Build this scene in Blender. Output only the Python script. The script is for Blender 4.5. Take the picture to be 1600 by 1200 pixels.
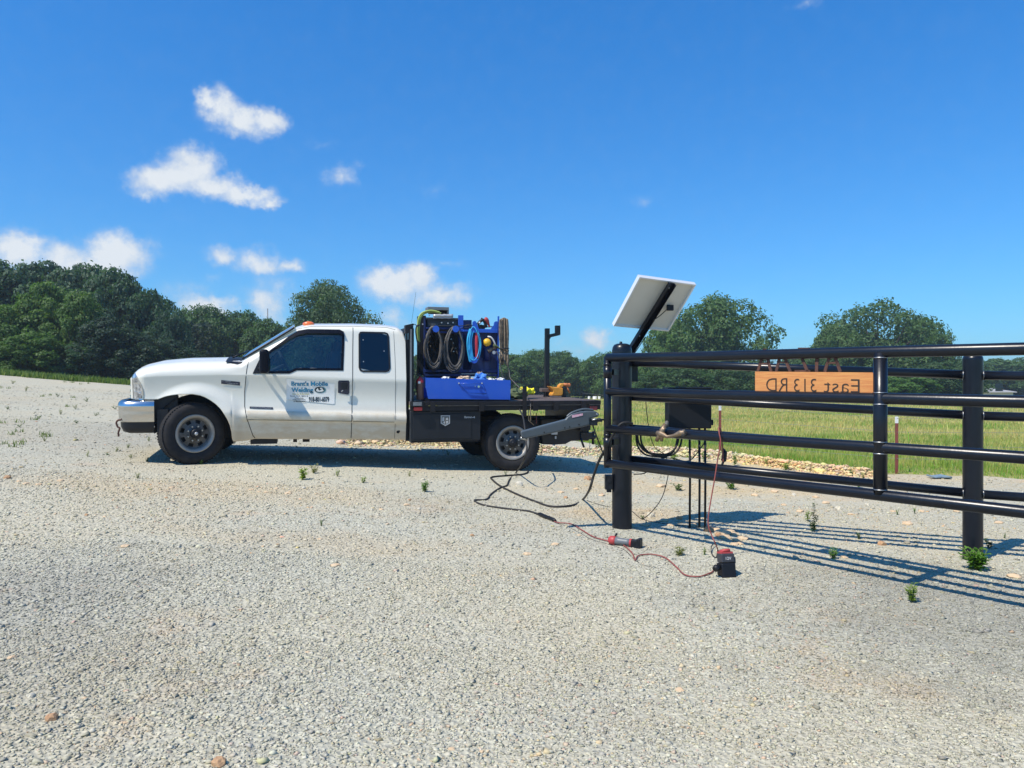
import bpy, math, random
import numpy as np
from mathutils import Vector, Matrix, noise as mnoise
random.seed(7); RNG = np.random.default_rng(7)
sc = bpy.context.scene
for o in list(bpy.data.objects): bpy.data.objects.remove(o)
rad = math.radians
# ------------------------------------------------------------------ camera, sky, sun, exposure
EYE = Vector((0, 0, 1.45)); FPX = 1200.0
cd = bpy.data.cameras.new("camera"); cam = bpy.data.objects.new("camera", cd); sc.collection.objects.link(cam)
cam.location = EYE; cam.rotation_euler = (rad(90), 0, 0)
cd.sensor_width = 36; cd.lens = 36 * FPX / 1600; cd.clip_start = 0.05; cd.clip_end = 3000
sc.camera = cam
sc.render.resolution_x = 1024; sc.render.resolution_y = 768
sc.view_settings.view_transform = 'Standard'; sc.view_settings.look = 'None'
sc.view_settings.exposure = 0.30; sc.view_settings.gamma = 1
try: sc.cycles.max_bounces = 8; sc.cycles.transparent_max_bounces = 12; sc.cycles.use_denoising = True
except Exception: pass
SUNDIR = Vector((-.43, -.36, .83)).normalized()          # towards the sun
SUN_EL = math.asin(SUNDIR.z); SUN_ROT = math.atan2(SUNDIR.x, SUNDIR.y)
sd = bpy.data.lights.new("sun", 'SUN'); sun = bpy.data.objects.new("sun", sd); sc.collection.objects.link(sun)
sd.energy = 4.6; sd.angle = rad(0.53); sd.color = (1, .93, .81)
sun.rotation_euler = SUNDIR.to_track_quat('Z', 'Y').to_euler(); sun.location = (0, 0, 30)

def azel(px, py):
    x = (px - 800) / FPX; z = (600 - py) / FPX; l = math.sqrt(1 + x * x + z * z)
    return math.atan2(x, 1), math.asin(z / l)
# clouds: centre, half sizes (in picture units at build time, turned into azimuth / elevation), density
CLOUDS = [(348,168,34,26,1),(380,186,44,22,1),(418,188,30,22,1),(325,152,18,14,.9),(365,206,38,12,.6),
 (298,262,44,28,1.1),(250,282,44,24,1.1),(270,272,40,26,1),(330,288,48,20,1.05),(380,303,48,14,1),(418,313,28,10,.8),(226,300,17,11,.7),
 (533,278,27,16,.62),(560,262,15,9,.35),(28,392,46,28,1.15),(-30,395,44,28,1.1),(95,404,60,26,.85),(180,398,50,30,1.15),(150,416,70,24,1.0),(215,405,20,14,.7),
 (345,402,25,16,.75),(402,409,36,19,.85),(452,414,27,13,.8),(335,436,24,8,.35),(296,468,44,26,.55),(322,478,42,18,1.1),(420,470,32,34,.8),
 (405,460,50,16,.35),(618,442,48,24,1.1),(656,430,26,20,1),(690,460,48,18,.95),(728,467,18,10,.6),(700,415,26,9,.4),(611,489,20,19,.72),(640,506,26,14,.4),
 (932,532,22,17,.9),(938,520,12,12,.75),(902,548,26,10,.4),(878,531,14,8,.35),(1258,6,26,13,.4),(1003,317,18,10,.35),(680,295,18,9,.28),
 (505,228,26,10,.28),(690,490,18,10,.4),(1290,560,50,10,.15)]
world = bpy.data.worlds.new("World"); sc.world = world; world.use_nodes = True
nt = world.node_tree; N = nt.nodes; L = nt.links; N.clear()
def wn(t, **k):
    n = N.new(t)
    for a, b in k.items(): setattr(n, a, b)
    return n
def wmath(op, a, b=None, c=None, clamp=False):
    n = N.new('ShaderNodeMath'); n.operation = op; n.use_clamp = clamp
    for i, v in enumerate((a, b, c)):
        if v is None: continue
        if isinstance(v, (int, float)): n.inputs[i].default_value = v
        else: L.new(v, n.inputs[i])
    return n.outputs[0]
wout = wn('ShaderNodeOutputWorld'); wbg = wn('ShaderNodeBackground'); wbg.inputs[1].default_value = 0.1
sky = wn('ShaderNodeTexSky'); sky.sky_type = 'NISHITA'; sky.sun_disc = False
sky.sun_elevation = SUN_EL; sky.sun_rotation = SUN_ROT; sky.altitude = 200; sky.air_density = 1.0; sky.dust_density = .35; sky.ozone_density = 1.2
tc = wn('ShaderNodeTexCoord'); sep = wn('ShaderNodeSeparateXYZ'); L.new(tc.outputs['Generated'], sep.inputs[0])
az = wmath('ARCTAN2', sep.outputs[0], sep.outputs[1]); el = wmath('ARCSINE', sep.outputs[2])
comb = wn('ShaderNodeCombineXYZ'); L.new(az, comb.inputs[0]); L.new(el, comb.inputs[1])
n1 = wn('ShaderNodeTexNoise'); n1.inputs['Scale'].default_value = 34; n1.inputs['Detail'].default_value = 7; n1.inputs['Roughness'].default_value = .6
L.new(comb.outputs[0], n1.inputs['Vector'])
vm = wn('ShaderNodeVectorMath', operation='SUBTRACT'); L.new(n1.outputs['Color'], vm.inputs[0]); vm.inputs[1].default_value = (.5, .5, .5)
vs = wn('ShaderNodeVectorMath', operation='MULTIPLY'); L.new(vm.outputs[0], vs.inputs[0]); vs.inputs[1].default_value = (.052, .040, 0)
va = wn('ShaderNodeVectorMath', operation='ADD'); L.new(comb.outputs[0], va.inputs[0]); L.new(vs.outputs[0], va.inputs[1])
dens = None; shade = None
for cx, cy, rx, ry, s in CLOUDS:
    a0, e0 = azel(cx, cy); ax = (azel(cx + rx, cy)[0] - azel(cx - rx, cy)[0]) / 2; ey = (azel(cx, cy - ry)[1] - azel(cx, cy + ry)[1]) / 2
    sb = wn('ShaderNodeVectorMath', operation='SUBTRACT'); L.new(va.outputs[0], sb.inputs[0]); sb.inputs[1].default_value = (a0, e0, 0)
    ml = wn('ShaderNodeVectorMath', operation='MULTIPLY'); L.new(sb.outputs[0], ml.inputs[0]); ml.inputs[1].default_value = (.66 / ax, .66 / ey, 0)
    ln = wn('ShaderNodeVectorMath', operation='LENGTH'); L.new(ml.outputs[0], ln.inputs[0])
    v = wmath('MULTIPLY', wmath('SUBTRACT', 1.12, ln.outputs['Value']), s, clamp=True)
    dens = v if dens is None else wmath('SMOOTH_MAX', dens, v, .22)
n2 = wn('ShaderNodeTexNoise'); n2.inputs['Scale'].default_value = 48; n2.inputs['Detail'].default_value = 6; n2.inputs['Roughness'].default_value = .6
L.new(comb.outputs[0], n2.inputs['Vector'])
dn = wmath('ADD', dens, wmath('MULTIPLY', wmath('SUBTRACT', n2.outputs['Fac'], .5), wmath('MULTIPLY', dens, 1.15, clamp=True)))
mr = wn('ShaderNodeMapRange', interpolation_type='SMOOTHSTEP'); L.new(dn, mr.inputs[0])
mr.inputs[1].default_value = .12; mr.inputs[2].default_value = .95; mr.inputs[3].default_value = 0; mr.inputs[4].default_value = .93
hsv = wn('ShaderNodeMixRGB', blend_type='MULTIPLY'); hsv.inputs[0].default_value = 1; L.new(sky.outputs[0], hsv.inputs[1])
ramp = wn('ShaderNodeMapRange'); L.new(el, ramp.inputs[0]); ramp.inputs[1].default_value = 0; ramp.inputs[2].default_value = .5
tint = wn('ShaderNodeMixRGB'); L.new(ramp.outputs[0], tint.inputs[0])
tint.inputs[1].default_value = (.37, .80, 1.20, 1); tint.inputs[2].default_value = (.17, .92, 1.62, 1)
L.new(tint.outputs[0], hsv.inputs[2])
cc = wn('ShaderNodeMixRGB'); cc.inputs[1].default_value = (4.2, 5.0, 6.0, 1); cc.inputs[2].default_value = (6.9, 7.2, 7.4, 1)
n3 = wn('ShaderNodeTexNoise'); n3.inputs['Scale'].default_value = 26; n3.inputs['Detail'].default_value = 5
L.new(comb.outputs[0], n3.inputs['Vector'])
L.new(wmath('MULTIPLY', dn, wmath('ADD', n3.outputs['Fac'], .55), clamp=True), cc.inputs[0])
mx = wn('ShaderNodeMixRGB'); L.new(mr.outputs[0], mx.inputs[0]); L.new(hsv.outputs[0], mx.inputs[1]); L.new(cc.outputs[0], mx.inputs[2])
L.new(mx.outputs[0], wbg.inputs[0]); L.new(wbg.outputs[0], wout.inputs[0])

# ------------------------------------------------------------------ terrain shape
_cx = np.array([-60,-8,-4,0,1.2,2.5,3.5,8,60]); _cc = np.array([30,28,24,11.2,6.0,5.4,5.0,4.6,4.6])
def H(x, y):
    x = np.asarray(x, float); y = np.asarray(y, float)
    cap = np.interp(x, _cx, _cc)
    k = .8; m = .5 * (y + cap - np.sqrt((y - cap) ** 2 + k))
    h = .0225 * np.maximum(m, -6)
    s = np.minimum((-x + np.sqrt(x * x + .09)) / 2, 27)
    h = h + .058 * s + .005 * np.maximum(0, np.minimum(s, 24) - 14) ** 2
    wl = np.clip((-x - 2) / 8, 0, 1)
    crest = 28.0
    fall = -.10 * np.maximum(0, y - crest)
    hl = np.maximum(h + fall, np.minimum(h, .15))
    fr = -.004 * np.clip(y - 16, 0, 70)
    hr = h + fr * np.clip((x + 2) / 3, 0, 1)
    h = hl * wl + (1 - wl) * hr
    h = h + .012 * np.sin(x * 1.7 + 1.3 * np.sin(y * .9)) * np.sin(y * 1.3 + .5) * np.clip(np.hypot(x - 0, y) / 6, 0, 1)
    return h
def hz(x, y): return float(H(x, y))
def at(px, py, Y): return Vector(((px - 800) / FPX * Y, Y, EYE.z - (py - 600) / FPX * Y))
def gpx(px, py, lift=0.0):
    """the point of the ground seen in that direction"""
    y = 2.0
    while y < 200:
        p = at(px, py, y)
        if p.z < hz(p.x, p.y): break
        y += .25
    lo, hi = y - .25, y
    for _ in range(18):
        m = (lo + hi) / 2; p = at(px, py, m)
        if p.z < hz(p.x, p.y): hi = m
        else: lo = m
    p = at(px, py, hi); return Vector((p.x, p.y, hz(p.x, p.y) + lift))

# ------------------------------------------------------------------ helpers
class MB:
    def __init__(s): s.v = []; s.f = []; s.sm = []
    def add(s, vs, fs, smooth=False):
        b = len(s.v); s.v += [Vector(p) for p in vs]; s.f += [tuple(b + i for i in f) for f in fs]; s.sm += [smooth] * len(fs); return s
    def box(s, c, d, rot=None):
        c = Vector(c); h = Vector(d) / 2; vs = []
        for sx in (-1, 1):
            for sy in (-1, 1):
                for sz in (-1, 1):
                    p = Vector((sx * h.x, sy * h.y, sz * h.z))
                    if rot is not None: p = rot @ p
                    vs.append(c + p)
        return s.add(vs, [(0,1,3,2),(4,6,7,5),(0,4,5,1),(2,3,7,6),(0,2,6,4),(1,5,7,3)])
    def bx(s, a, b):
        a = Vector(a); b = Vector(b); return s.box((a + b) / 2, [abs(q) for q in (b - a)])
    def tube(s, path, r, n=10, caps=True, smooth=True, closed=False):
        P = [Vector(p) for p in path]; m = len(P); rs = r if isinstance(r, (list, tuple)) else [r] * m
        rings = []; up = None
        for i in range(m):
            if closed: t = P[(i + 1) % m] - P[i - 1]
            else: t = P[min(i + 1, m - 1)] - P[max(i - 1, 0)]
            t = t.normalized() if t.length > 1e-9 else Vector((0, 0, 1))
            if up is None:
                up = Vector((0, 0, 1)) if abs(t.z) < .9 else Vector((0, 1, 0))
            a = up - t * up.dot(t)
            if a.length < 1e-6: a = t.orthogonal()
            a.normalize(); up = a; b = t.cross(a)
            rings.append([P[i] + (a * math.cos(2 * math.pi * k / n) + b * math.sin(2 * math.pi * k / n)) * rs[i] for k in range(n)])
        vs = [p for g in rings for p in g]; fs = []
        for i in range(m if closed else m - 1):
            j = (i + 1) % m
            for k in range(n): fs.append((i * n + k, i * n + (k + 1) % n, j * n + (k + 1) % n, j * n + k))
        s.add(vs, fs, smooth)
        if caps and not closed:
            s.add(rings[0][::-1], [tuple(range(n))]); s.add(rings[-1], [tuple(range(n))])
        return s
    def lathe(s, prof, c, axis=(0, 0, 1), n=24, smooth=True, skip=None):
        """prof = [(radius, height along axis)]"""
        ax = Vector(axis).normalized(); a = ax.orthogonal().normalized(); b = ax.cross(a); c = Vector(c)
        vs = []; fs = []
        for r, h in prof:
            for k in range(n): vs.append(c + ax * h + (a * math.cos(2 * math.pi * k / n) + b * math.sin(2 * math.pi * k / n)) * r)
        for i in range(len(prof) - 1):
            for k in range(n):
                if skip and skip(i, k): continue
                fs.append((i * n + k, i * n + (k + 1) % n, (i + 1) * n + (k + 1) % n, (i + 1) * n + k))
        return s.add(vs, fs, smooth)
    def prism(s, poly, off):
        """polygon of 3-D points extruded by vector off"""
        off = Vector(off); P = [Vector(p) for p in poly]; n = len(P)
        s.add(P, [tuple(range(n))]); s.add([p + off for p in P][::-1], [tuple(range(n))])
        s.add(P + [p + off for p in P], [(i, (i + 1) % n, n + (i + 1) % n, n + i) for i in range(n)]); return s
    def ball(s, c, r, n=12, m=8, scale=(1, 1, 1)):
        c = Vector(c); vs = []; fs = []
        for i in range(m + 1):
            th = math.pi * i / m
            for k in range(n):
                ph = 2 * math.pi * k / n
                vs.append(c + Vector((math.sin(th) * math.cos(ph) * r * scale[0], math.sin(th) * math.sin(ph) * r * scale[1], math.cos(th) * r * scale[2])))
        for i in range(m):
            for k in range(n): fs.append((i * n + k, (i + 1) * n + k, (i + 1) * n + (k + 1) % n, i * n + (k + 1) % n))
        return s.add(vs, fs, True)
    def build(s, name, mat, parent=None, M=None, base=None, bevel=0, seg=2, recalc=True):
        me = bpy.data.meshes.new(name); b = Vector(base) if base is not None else Vector((0, 0, 0))
        me.from_pydata([tuple(p - b) for p in s.v], [], s.f); me.polygons.foreach_set('use_smooth', s.sm)
        me.materials.append(mat)
        if recalc:
            import bmesh
            bm = bmesh.new(); bm.from_mesh(me); bmesh.ops.remove_doubles(bm, verts=bm.verts, dist=1e-5)
            bmesh.ops.recalc_face_normals(bm, faces=bm.faces); bm.to_mesh(me); bm.free()
        o = bpy.data.objects.new(name, me); sc.collection.objects.link(o)
        if parent is not None: o.parent = parent
        elif M is not None: o.matrix_world = M @ Matrix.Translation(b)
        else: o.location = b
        if bevel:
            bv = o.modifiers.new('bevel', 'BEVEL'); bv.width = bevel; bv.segments = seg; bv.limit_method = 'ANGLE'; bv.angle_limit = rad(35); bv.harden_normals = False
        return o
def tag(o, label=None, cat=None, group=None, kind=None):
    if label: o['label'] = label
    if cat: o['category'] = cat
    if group: o['group'] = group
    if kind: o['kind'] = kind
    return o
def empty(name, base, label, cat, group=None, M=None):
    o = bpy.data.objects.new(name, None); sc.collection.objects.link(o); o.empty_display_size = .1
    o.matrix_world = (M if M is not None else Matrix()) @ Matrix.Translation(Vector(base))
    return tag(o, label, cat, group)
def npmesh(name, V, F, mat, cols=None, smooth=False):
    """V (n,3), F (m,k) -> mesh; cols per vertex (n,3)"""
    me = bpy.data.meshes.new(name); n = len(V); m, k = F.shape
    me.vertices.add(n); me.vertices.foreach_set('co', np.ascontiguousarray(V, np.float32).ravel())
    me.loops.add(m * k); me.loops.foreach_set('vertex_index', np.ascontiguousarray(F, np.int32).ravel())
    me.polygons.add(m); me.polygons.foreach_set('loop_start', np.arange(0, m * k, k, dtype=np.int32))
    me.polygons.foreach_set('loop_total', np.full(m, k, np.int32))
    if smooth: me.polygons.foreach_set('use_smooth', np.ones(m, bool))
    me.update(calc_edges=True)
    if cols is not None:
        at_ = me.color_attributes.new('Col', 'FLOAT_COLOR', 'POINT')
        c4 = np.ones((n, 4), np.float32); c4[:, :3] = cols; at_.data.foreach_set('color', c4.ravel())
    me.materials.append(mat); return me
def link_mesh(name, me, parent=None, loc=None):
    o = bpy.data.objects.new(name, me); sc.collection.objects.link(o)
    if parent is not None: o.parent = parent
    if loc is not None: o.location = loc
    return o
def smooth_path(P, sub=6):
    P = [Vector(p) for p in P]; out = []
    for i in range(len(P) - 1):
        p0 = P[max(i - 1, 0)]; p1 = P[i]; p2 = P[i + 1]; p3 = P[min(i + 2, len(P) - 1)]
        for j in range(sub):
            t = j / sub
            out.append(.5 * ((2 * p1) + (p2 - p0) * t + (2 * p0 - 5 * p1 + 4 * p2 - p3) * t * t + (3 * p1 - p0 - 3 * p2 + p3) * t ** 3))
    out.append(P[-1]); return out
_fdep = None
def text_mesh(body, height, mat, name, parent, origin, ex, ey, width=None, bold=0.0, shear=0, depth=.0006, base=None, spacing=1.0):
    """lettering laid along ex (reading direction) and ey (up); origin = lower left corner"""
    cu = bpy.data.curves.new('tmp', 'FONT'); cu.body = body; cu.size = 1; cu.offset = bold; cu.shear = shear; cu.space_character = spacing
    cu.extrude = 0; cu.resolution_u = 3
    to = bpy.data.objects.new('tmp', cu); sc.collection.objects.link(to)
    dg = bpy.context.evaluated_depsgraph_get(); me = bpy.data.meshes.new_from_object(to.evaluated_get(dg))
    bpy.data.objects.remove(to)
    co = np.zeros(len(me.vertices) * 3, np.float32); me.vertices.foreach_get('co', co); co = co.reshape(-1, 3)
    mn = co.min(0); mxx = co.max(0); co = co - mn; sz = mxx - mn
    sy = height / sz[1]; sx = sy if width is None else width / sz[0]
    ex = Vector(ex).normalized(); ey = Vector(ey).normalized(); nz = ex.cross(ey)
    b = Vector(base) if base is not None else Vector((0, 0, 0)); O = Vector(origin) - b
    out = [O + ex * (c[0] * sx) + ey * (c[1] * sy) for c in co.astype(float)]
    me.vertices.foreach_set('co', np.array([tuple(q) for q in out], np.float32).ravel()); me.update()
    me.materials.clear(); me.materials.append(mat)
    o = bpy.data.objects.new(name, me); sc.collection.objects.link(o)
    if parent is not None: o.parent = parent
    if depth > .001:
        so = o.modifiers.new('t', 'SOLIDIFY'); so.thickness = depth; so.offset = 0
    return o

# ------------------------------------------------------------------ materials
MT = {}
def mat(name, col, rough=.5, metal=0, coat=0, spec=.5, noise_amt=0, noise_scale=20, bump=0, bump_scale=60, col2=None, dirt=None, vcol=False):
    m = bpy.data.materials.new(name); m.use_nodes = True; t = m.node_tree; p = t.nodes['Principled BSDF']
    p.inputs['Base Color'].default_value = (*col, 1); p.inputs['Roughness'].default_value = rough; p.inputs['Metallic'].default_value = metal
    p.inputs['Coat Weight'].default_value = coat; p.inputs['Coat Roughness'].default_value = .06; p.inputs['Specular IOR Level'].default_value = spec
    tcn = t.nodes.new('ShaderNodeTexCoord')
    if col2 is not None:
        nz = t.nodes.new('ShaderNodeTexNoise'); nz.inputs['Scale'].default_value = noise_scale; nz.inputs['Detail'].default_value = 6; nz.inputs['Roughness'].default_value = .65
        t.links.new(tcn.outputs['Object'], nz.inputs['Vector'])
        cr = t.nodes.new('ShaderNodeMapRange'); cr.inputs[1].default_value = .5 - .5 * (1 - noise_amt) * .6 - .02; cr.inputs[2].default_value = .5 + .5 * (1 - noise_amt) * .6 + .02
        t.links.new(nz.outputs['Fac'], cr.inputs[0])
        mxn = t.nodes.new('ShaderNodeMixRGB'); mxn.inputs[1].default_value = (*col, 1); mxn.inputs[2].default_value = (*col2, 1)
        t.links.new(cr.outputs[0], mxn.inputs[0]); t.links.new(mxn.outputs[0], p.inputs['Base Color'])
    if bump:
        nb = t.nodes.new('ShaderNodeTexNoise'); nb.inputs['Scale'].default_value = bump_scale; nb.inputs['Detail'].default_value = 4
        t.links.new(tcn.outputs['Object'], nb.inputs['Vector'])
        bp = t.nodes.new('ShaderNodeBump'); bp.inputs['Strength'].default_value = bump; bp.inputs['Distance'].default_value = .01
        t.links.new(nb.outputs['Fac'], bp.inputs['Height']); t.links.new(bp.outputs[0], p.inputs['Normal'])
    MT[name] = m; return m
mat('black_steel', (.004, .005, .009), .30, 0, 0, spec=.42, col2=(.008, .010, .016), noise_amt=.2, noise_scale=9, bump=.06, bump_scale=30)
mat('bed_steel', (.0045, .005, .0075), .5, 0, spec=.35, col2=(.014, .011, .011), noise_amt=.4, noise_scale=7, bump=.15)
mat('rusty_deck', (.10, .07, .055), .8, 0, col2=(.17, .13, .11), noise_amt=.4, noise_scale=5, bump=.3)
mat('plastic_black', (.007, .008, .011), .5, 0, spec=.35, bump=.05)
mat('rubber', (.013, .013, .015), .85, 0, spec=.3, col2=(.030, .028, .028), noise_amt=.3, noise_scale=12, bump=.1)
mat('cable_black', (.02, .018, .016), .7)
mat('cable_grey', (.15, .14, .125), .7, col2=(.05, .045, .045), noise_amt=.4, noise_scale=14)
mat('cable_brown', (.38, .29, .19), .75, col2=(.12, .085, .06), noise_amt=.5, noise_scale=25)
mat('cord_red', (.33, .07, .055), .6, col2=(.2, .06, .05), noise_amt=.4, noise_scale=12)
mat('chrome', (.60, .60, .60), .20, 1, bump=.03, bump_scale=8)
mat('steel_bare', (.42, .42, .42), .38, 1, bump=.1)
mat('rim_paint', (.13, .125, .12), .5, .35, col2=(.05, .048, .046), noise_amt=.4, noise_scale=16)
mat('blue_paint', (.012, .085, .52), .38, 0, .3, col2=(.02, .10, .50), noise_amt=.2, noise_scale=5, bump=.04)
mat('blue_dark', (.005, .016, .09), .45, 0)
mat('red_paint', (.48, .03, .03), .4, 0, .2)
mat('brown_paint', (.13, .065, .045), .45, 0)
mat('yellow_paint', (.75, .34, .03), .5, 0, .1, col2=(.55, .22, .03), noise_amt=.4, noise_scale=20)
mat('yellow_cloth', (.75, .68, .03), .8)
mat('yellow_cap', (.80, .45, .02), .4)
mat('olive_cloth', (.10, .13, .05), .8, col2=(.05, .07, .03), noise_amt=.4, noise_scale=10)
mat('hose_lime', (.33, .42, .10), .6)
mat('hose_cyan', (.04, .42, .72), .5)
mat('hose_red', (.62, .05, .07), .5)
mat('white_plastic', (.72, .72, .70), .5)
mat('bag_tan', (.5, .38, .27), .8)
mat('bag_blue', (.05, .2, .6), .6)
mat('grey_dark', (.04, .04, .046), .5)
mat('grey_paint', (.17, .18, .19), .45, col2=(.12, .13, .14), noise_amt=.3, noise_scale=14)
mat('actuator_grey', (.060, .075, .085), .42, 0, .1, col2=(.075, .09, .10), noise_amt=.3, noise_scale=10)
mat('sticker', (.70, .52, .55), .5, col2=(.62, .2, .3), noise_amt=.5, noise_scale=60)
mat('panel_back', (.74, .70, .62), .5, col2=(.68, .64, .56), noise_amt=.2, noise_scale=4)
mat('panel_frame', (.80, .80, .80), .35, .3)
mat('solar_cell', (.01, .015, .05), .1, 0, 1)
mat('rust', (.045, .022, .018), .8, col2=(.13, .05, .03), noise_amt=.4, noise_scale=30)
mat('tpost_red', (.26, .06, .045), .75, col2=(.16, .05, .035), noise_amt=.4, noise_scale=12)
mat('brass', (.36, .25, .15), .5, .7, col2=(.2, .15, .11), noise_amt=.4, noise_scale=40)
mat('amber', (.75, .16, .03), .25, 0, .5)
mat('lens_red', (.16, .01, .02), .25, 0, .5)
mat('lens_clear', (.75, .77, .80), .10, .7, .6, col2=(.10, .11, .13), noise_amt=.6, noise_scale=16)
mat('interior', (.13, .14, .15), .8)
mat('badge', (.03, .035, .06), .4, .3)
mat('silver_mark', (.5, .5, .5), .4, .4)
mat('letter_blue', (.03, .26, .44), .5)
mat('letter_dark', (.02, .03, .035), .5)
mat('letter_yellow', (.42, .40, .12), .5)
mat('magnet_white', (.80, .79, .74), .35)
mat('tank_brown', (.045, .038, .032), .7, col2=(.025, .022, .02), noise_amt=.4, noise_scale=6, bump=.1)
mat('house_wall', (.6, .55, .5), .8); mat('house_roof', (.36, .35, .35), .8); mat('roof_pink', (.5, .36, .32), .8)
mat('scrap_blue', (.18, .25, .30), .6)
mat('wire', (.25, .25, .25), .5, .6)
def glass(name, tcol, gl=.12, rough=.03):
    m = bpy.data.materials.new(name); m.use_nodes = True; t = m.node_tree; t.nodes.clear()
    o = t.nodes.new('ShaderNodeOutputMaterial'); tr = t.nodes.new('ShaderNodeBsdfTransparent'); g = t.nodes.new('ShaderNodeBsdfGlossy')
    tr.inputs[0].default_value = (*tcol, 1); g.inputs['Roughness'].default_value = rough; g.inputs[0].default_value = (.8, .85, .9, 1)
    fr = t.nodes.new('ShaderNodeFresnel'); fr.inputs[0].default_value = 1.5
    ad = t.nodes.new('ShaderNodeMath'); ad.operation = 'ADD'; ad.inputs[1].default_value = gl; t.links.new(fr.outputs[0], ad.inputs[0])
    mi = t.nodes.new('ShaderNodeMixShader'); t.links.new(ad.outputs[0], mi.inputs[0]); t.links.new(tr.outputs[0], mi.inputs[1]); t.links.new(g.outputs[0], mi.inputs[2])
    t.links.new(mi.outputs[0], o.inputs[0]); MT[name] = m
glass('tint_glass', (.40, .55, .62), .05); glass('privacy_glass', (.02, .03, .05), .03); glass('screen_glass', (.25, .33, .38), .34)

def white_body():
    m = mat('truck_white', (.75, .735, .645), .3, 0, .6); t = m.node_tree; p = t.nodes['Principled BSDF']
    tcn = t.nodes.new('ShaderNodeTexCoord'); s = t.nodes.new('ShaderNodeSeparateXYZ'); t.links.new(tcn.outputs['Object'], s.inputs[0])
    nz = t.nodes.new('ShaderNodeTexNoise'); nz.inputs['Scale'].default_value = 5; nz.inputs['Detail'].default_value = 7; nz.inputs['Roughness'].default_value = .7
    mp = t.nodes.new('ShaderNodeMapping'); mp.inputs['Scale'].default_value = (1, 1, 2.2); t.links.new(tcn.outputs['Object'], mp.inputs[0]); t.links.new(mp.outputs[0], nz.inputs['Vector'])
    mr_ = t.nodes.new('ShaderNodeMapRange'); t.links.new(s.outputs[2], mr_.inputs[0]); mr_.inputs[1].default_value = .74; mr_.inputs[2].default_value = .34; mr_.inputs[3].default_value = .07
    mu = t.nodes.new('ShaderNodeMath'); mu.operation = 'MULTIPLY'; mu.use_clamp = True; t.links.new(mr_.outputs[0], mu.inputs[0])
    m2 = t.nodes.new('ShaderNodeMath'); m2.operation = 'MULTIPLY'; m2.inputs[1].default_value = 2.1; t.links.new(nz.outputs['Fac'], m2.inputs[0]); t.links.new(m2.outputs[0], mu.inputs[1])
    mi = t.nodes.new('ShaderNodeMixRGB'); mi.inputs[1].default_value = (.75, .735, .645, 1); mi.inputs[2].default_value = (.56, .45, .31, 1)
    t.links.new(mu.outputs[0], mi.inputs[0]); t.links.new(mi.outputs[0], p.inputs['Base Color'])
    ra = t.nodes.new('ShaderNodeMath'); ra.operation = 'MULTIPLY_ADD'; ra.inputs[1].default_value = .4; ra.inputs[2].default_value = .28
    t.links.new(mu.outputs[0], ra.inputs[0]); t.links.new(ra.outputs[0], p.inputs['Roughness'])
white_body()

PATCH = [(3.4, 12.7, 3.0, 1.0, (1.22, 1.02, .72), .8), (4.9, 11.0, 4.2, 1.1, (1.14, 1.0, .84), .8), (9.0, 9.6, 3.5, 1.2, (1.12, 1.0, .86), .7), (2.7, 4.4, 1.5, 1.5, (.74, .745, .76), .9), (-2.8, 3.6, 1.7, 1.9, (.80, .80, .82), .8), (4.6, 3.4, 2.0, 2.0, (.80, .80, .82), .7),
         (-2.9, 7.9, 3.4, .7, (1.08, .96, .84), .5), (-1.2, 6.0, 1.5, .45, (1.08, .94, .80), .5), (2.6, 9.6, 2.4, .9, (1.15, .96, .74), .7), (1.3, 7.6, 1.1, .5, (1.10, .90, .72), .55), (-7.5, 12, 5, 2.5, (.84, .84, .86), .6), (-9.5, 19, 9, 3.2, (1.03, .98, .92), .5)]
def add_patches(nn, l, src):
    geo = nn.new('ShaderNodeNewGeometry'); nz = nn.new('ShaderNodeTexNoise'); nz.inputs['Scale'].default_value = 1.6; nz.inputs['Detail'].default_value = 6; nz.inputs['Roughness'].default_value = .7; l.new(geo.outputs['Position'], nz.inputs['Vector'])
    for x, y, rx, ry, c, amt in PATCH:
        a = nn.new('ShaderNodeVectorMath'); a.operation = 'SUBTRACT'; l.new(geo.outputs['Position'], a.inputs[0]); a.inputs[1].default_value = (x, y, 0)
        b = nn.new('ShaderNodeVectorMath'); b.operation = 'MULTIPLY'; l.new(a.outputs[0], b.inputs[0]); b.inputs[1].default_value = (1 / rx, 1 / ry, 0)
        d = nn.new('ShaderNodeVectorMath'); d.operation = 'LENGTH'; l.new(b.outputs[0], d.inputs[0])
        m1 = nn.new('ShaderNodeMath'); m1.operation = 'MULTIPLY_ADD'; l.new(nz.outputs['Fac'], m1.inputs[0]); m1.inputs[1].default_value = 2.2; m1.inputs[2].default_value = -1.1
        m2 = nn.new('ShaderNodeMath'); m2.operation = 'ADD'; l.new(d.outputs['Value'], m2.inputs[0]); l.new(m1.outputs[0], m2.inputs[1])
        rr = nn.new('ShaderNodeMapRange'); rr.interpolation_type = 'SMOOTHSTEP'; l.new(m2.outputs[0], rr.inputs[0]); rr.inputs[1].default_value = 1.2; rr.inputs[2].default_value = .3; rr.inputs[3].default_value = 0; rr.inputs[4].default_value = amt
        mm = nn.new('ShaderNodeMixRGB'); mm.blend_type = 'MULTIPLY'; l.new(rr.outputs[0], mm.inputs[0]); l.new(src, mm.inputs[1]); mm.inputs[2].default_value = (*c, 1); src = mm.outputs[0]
    return src
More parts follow.
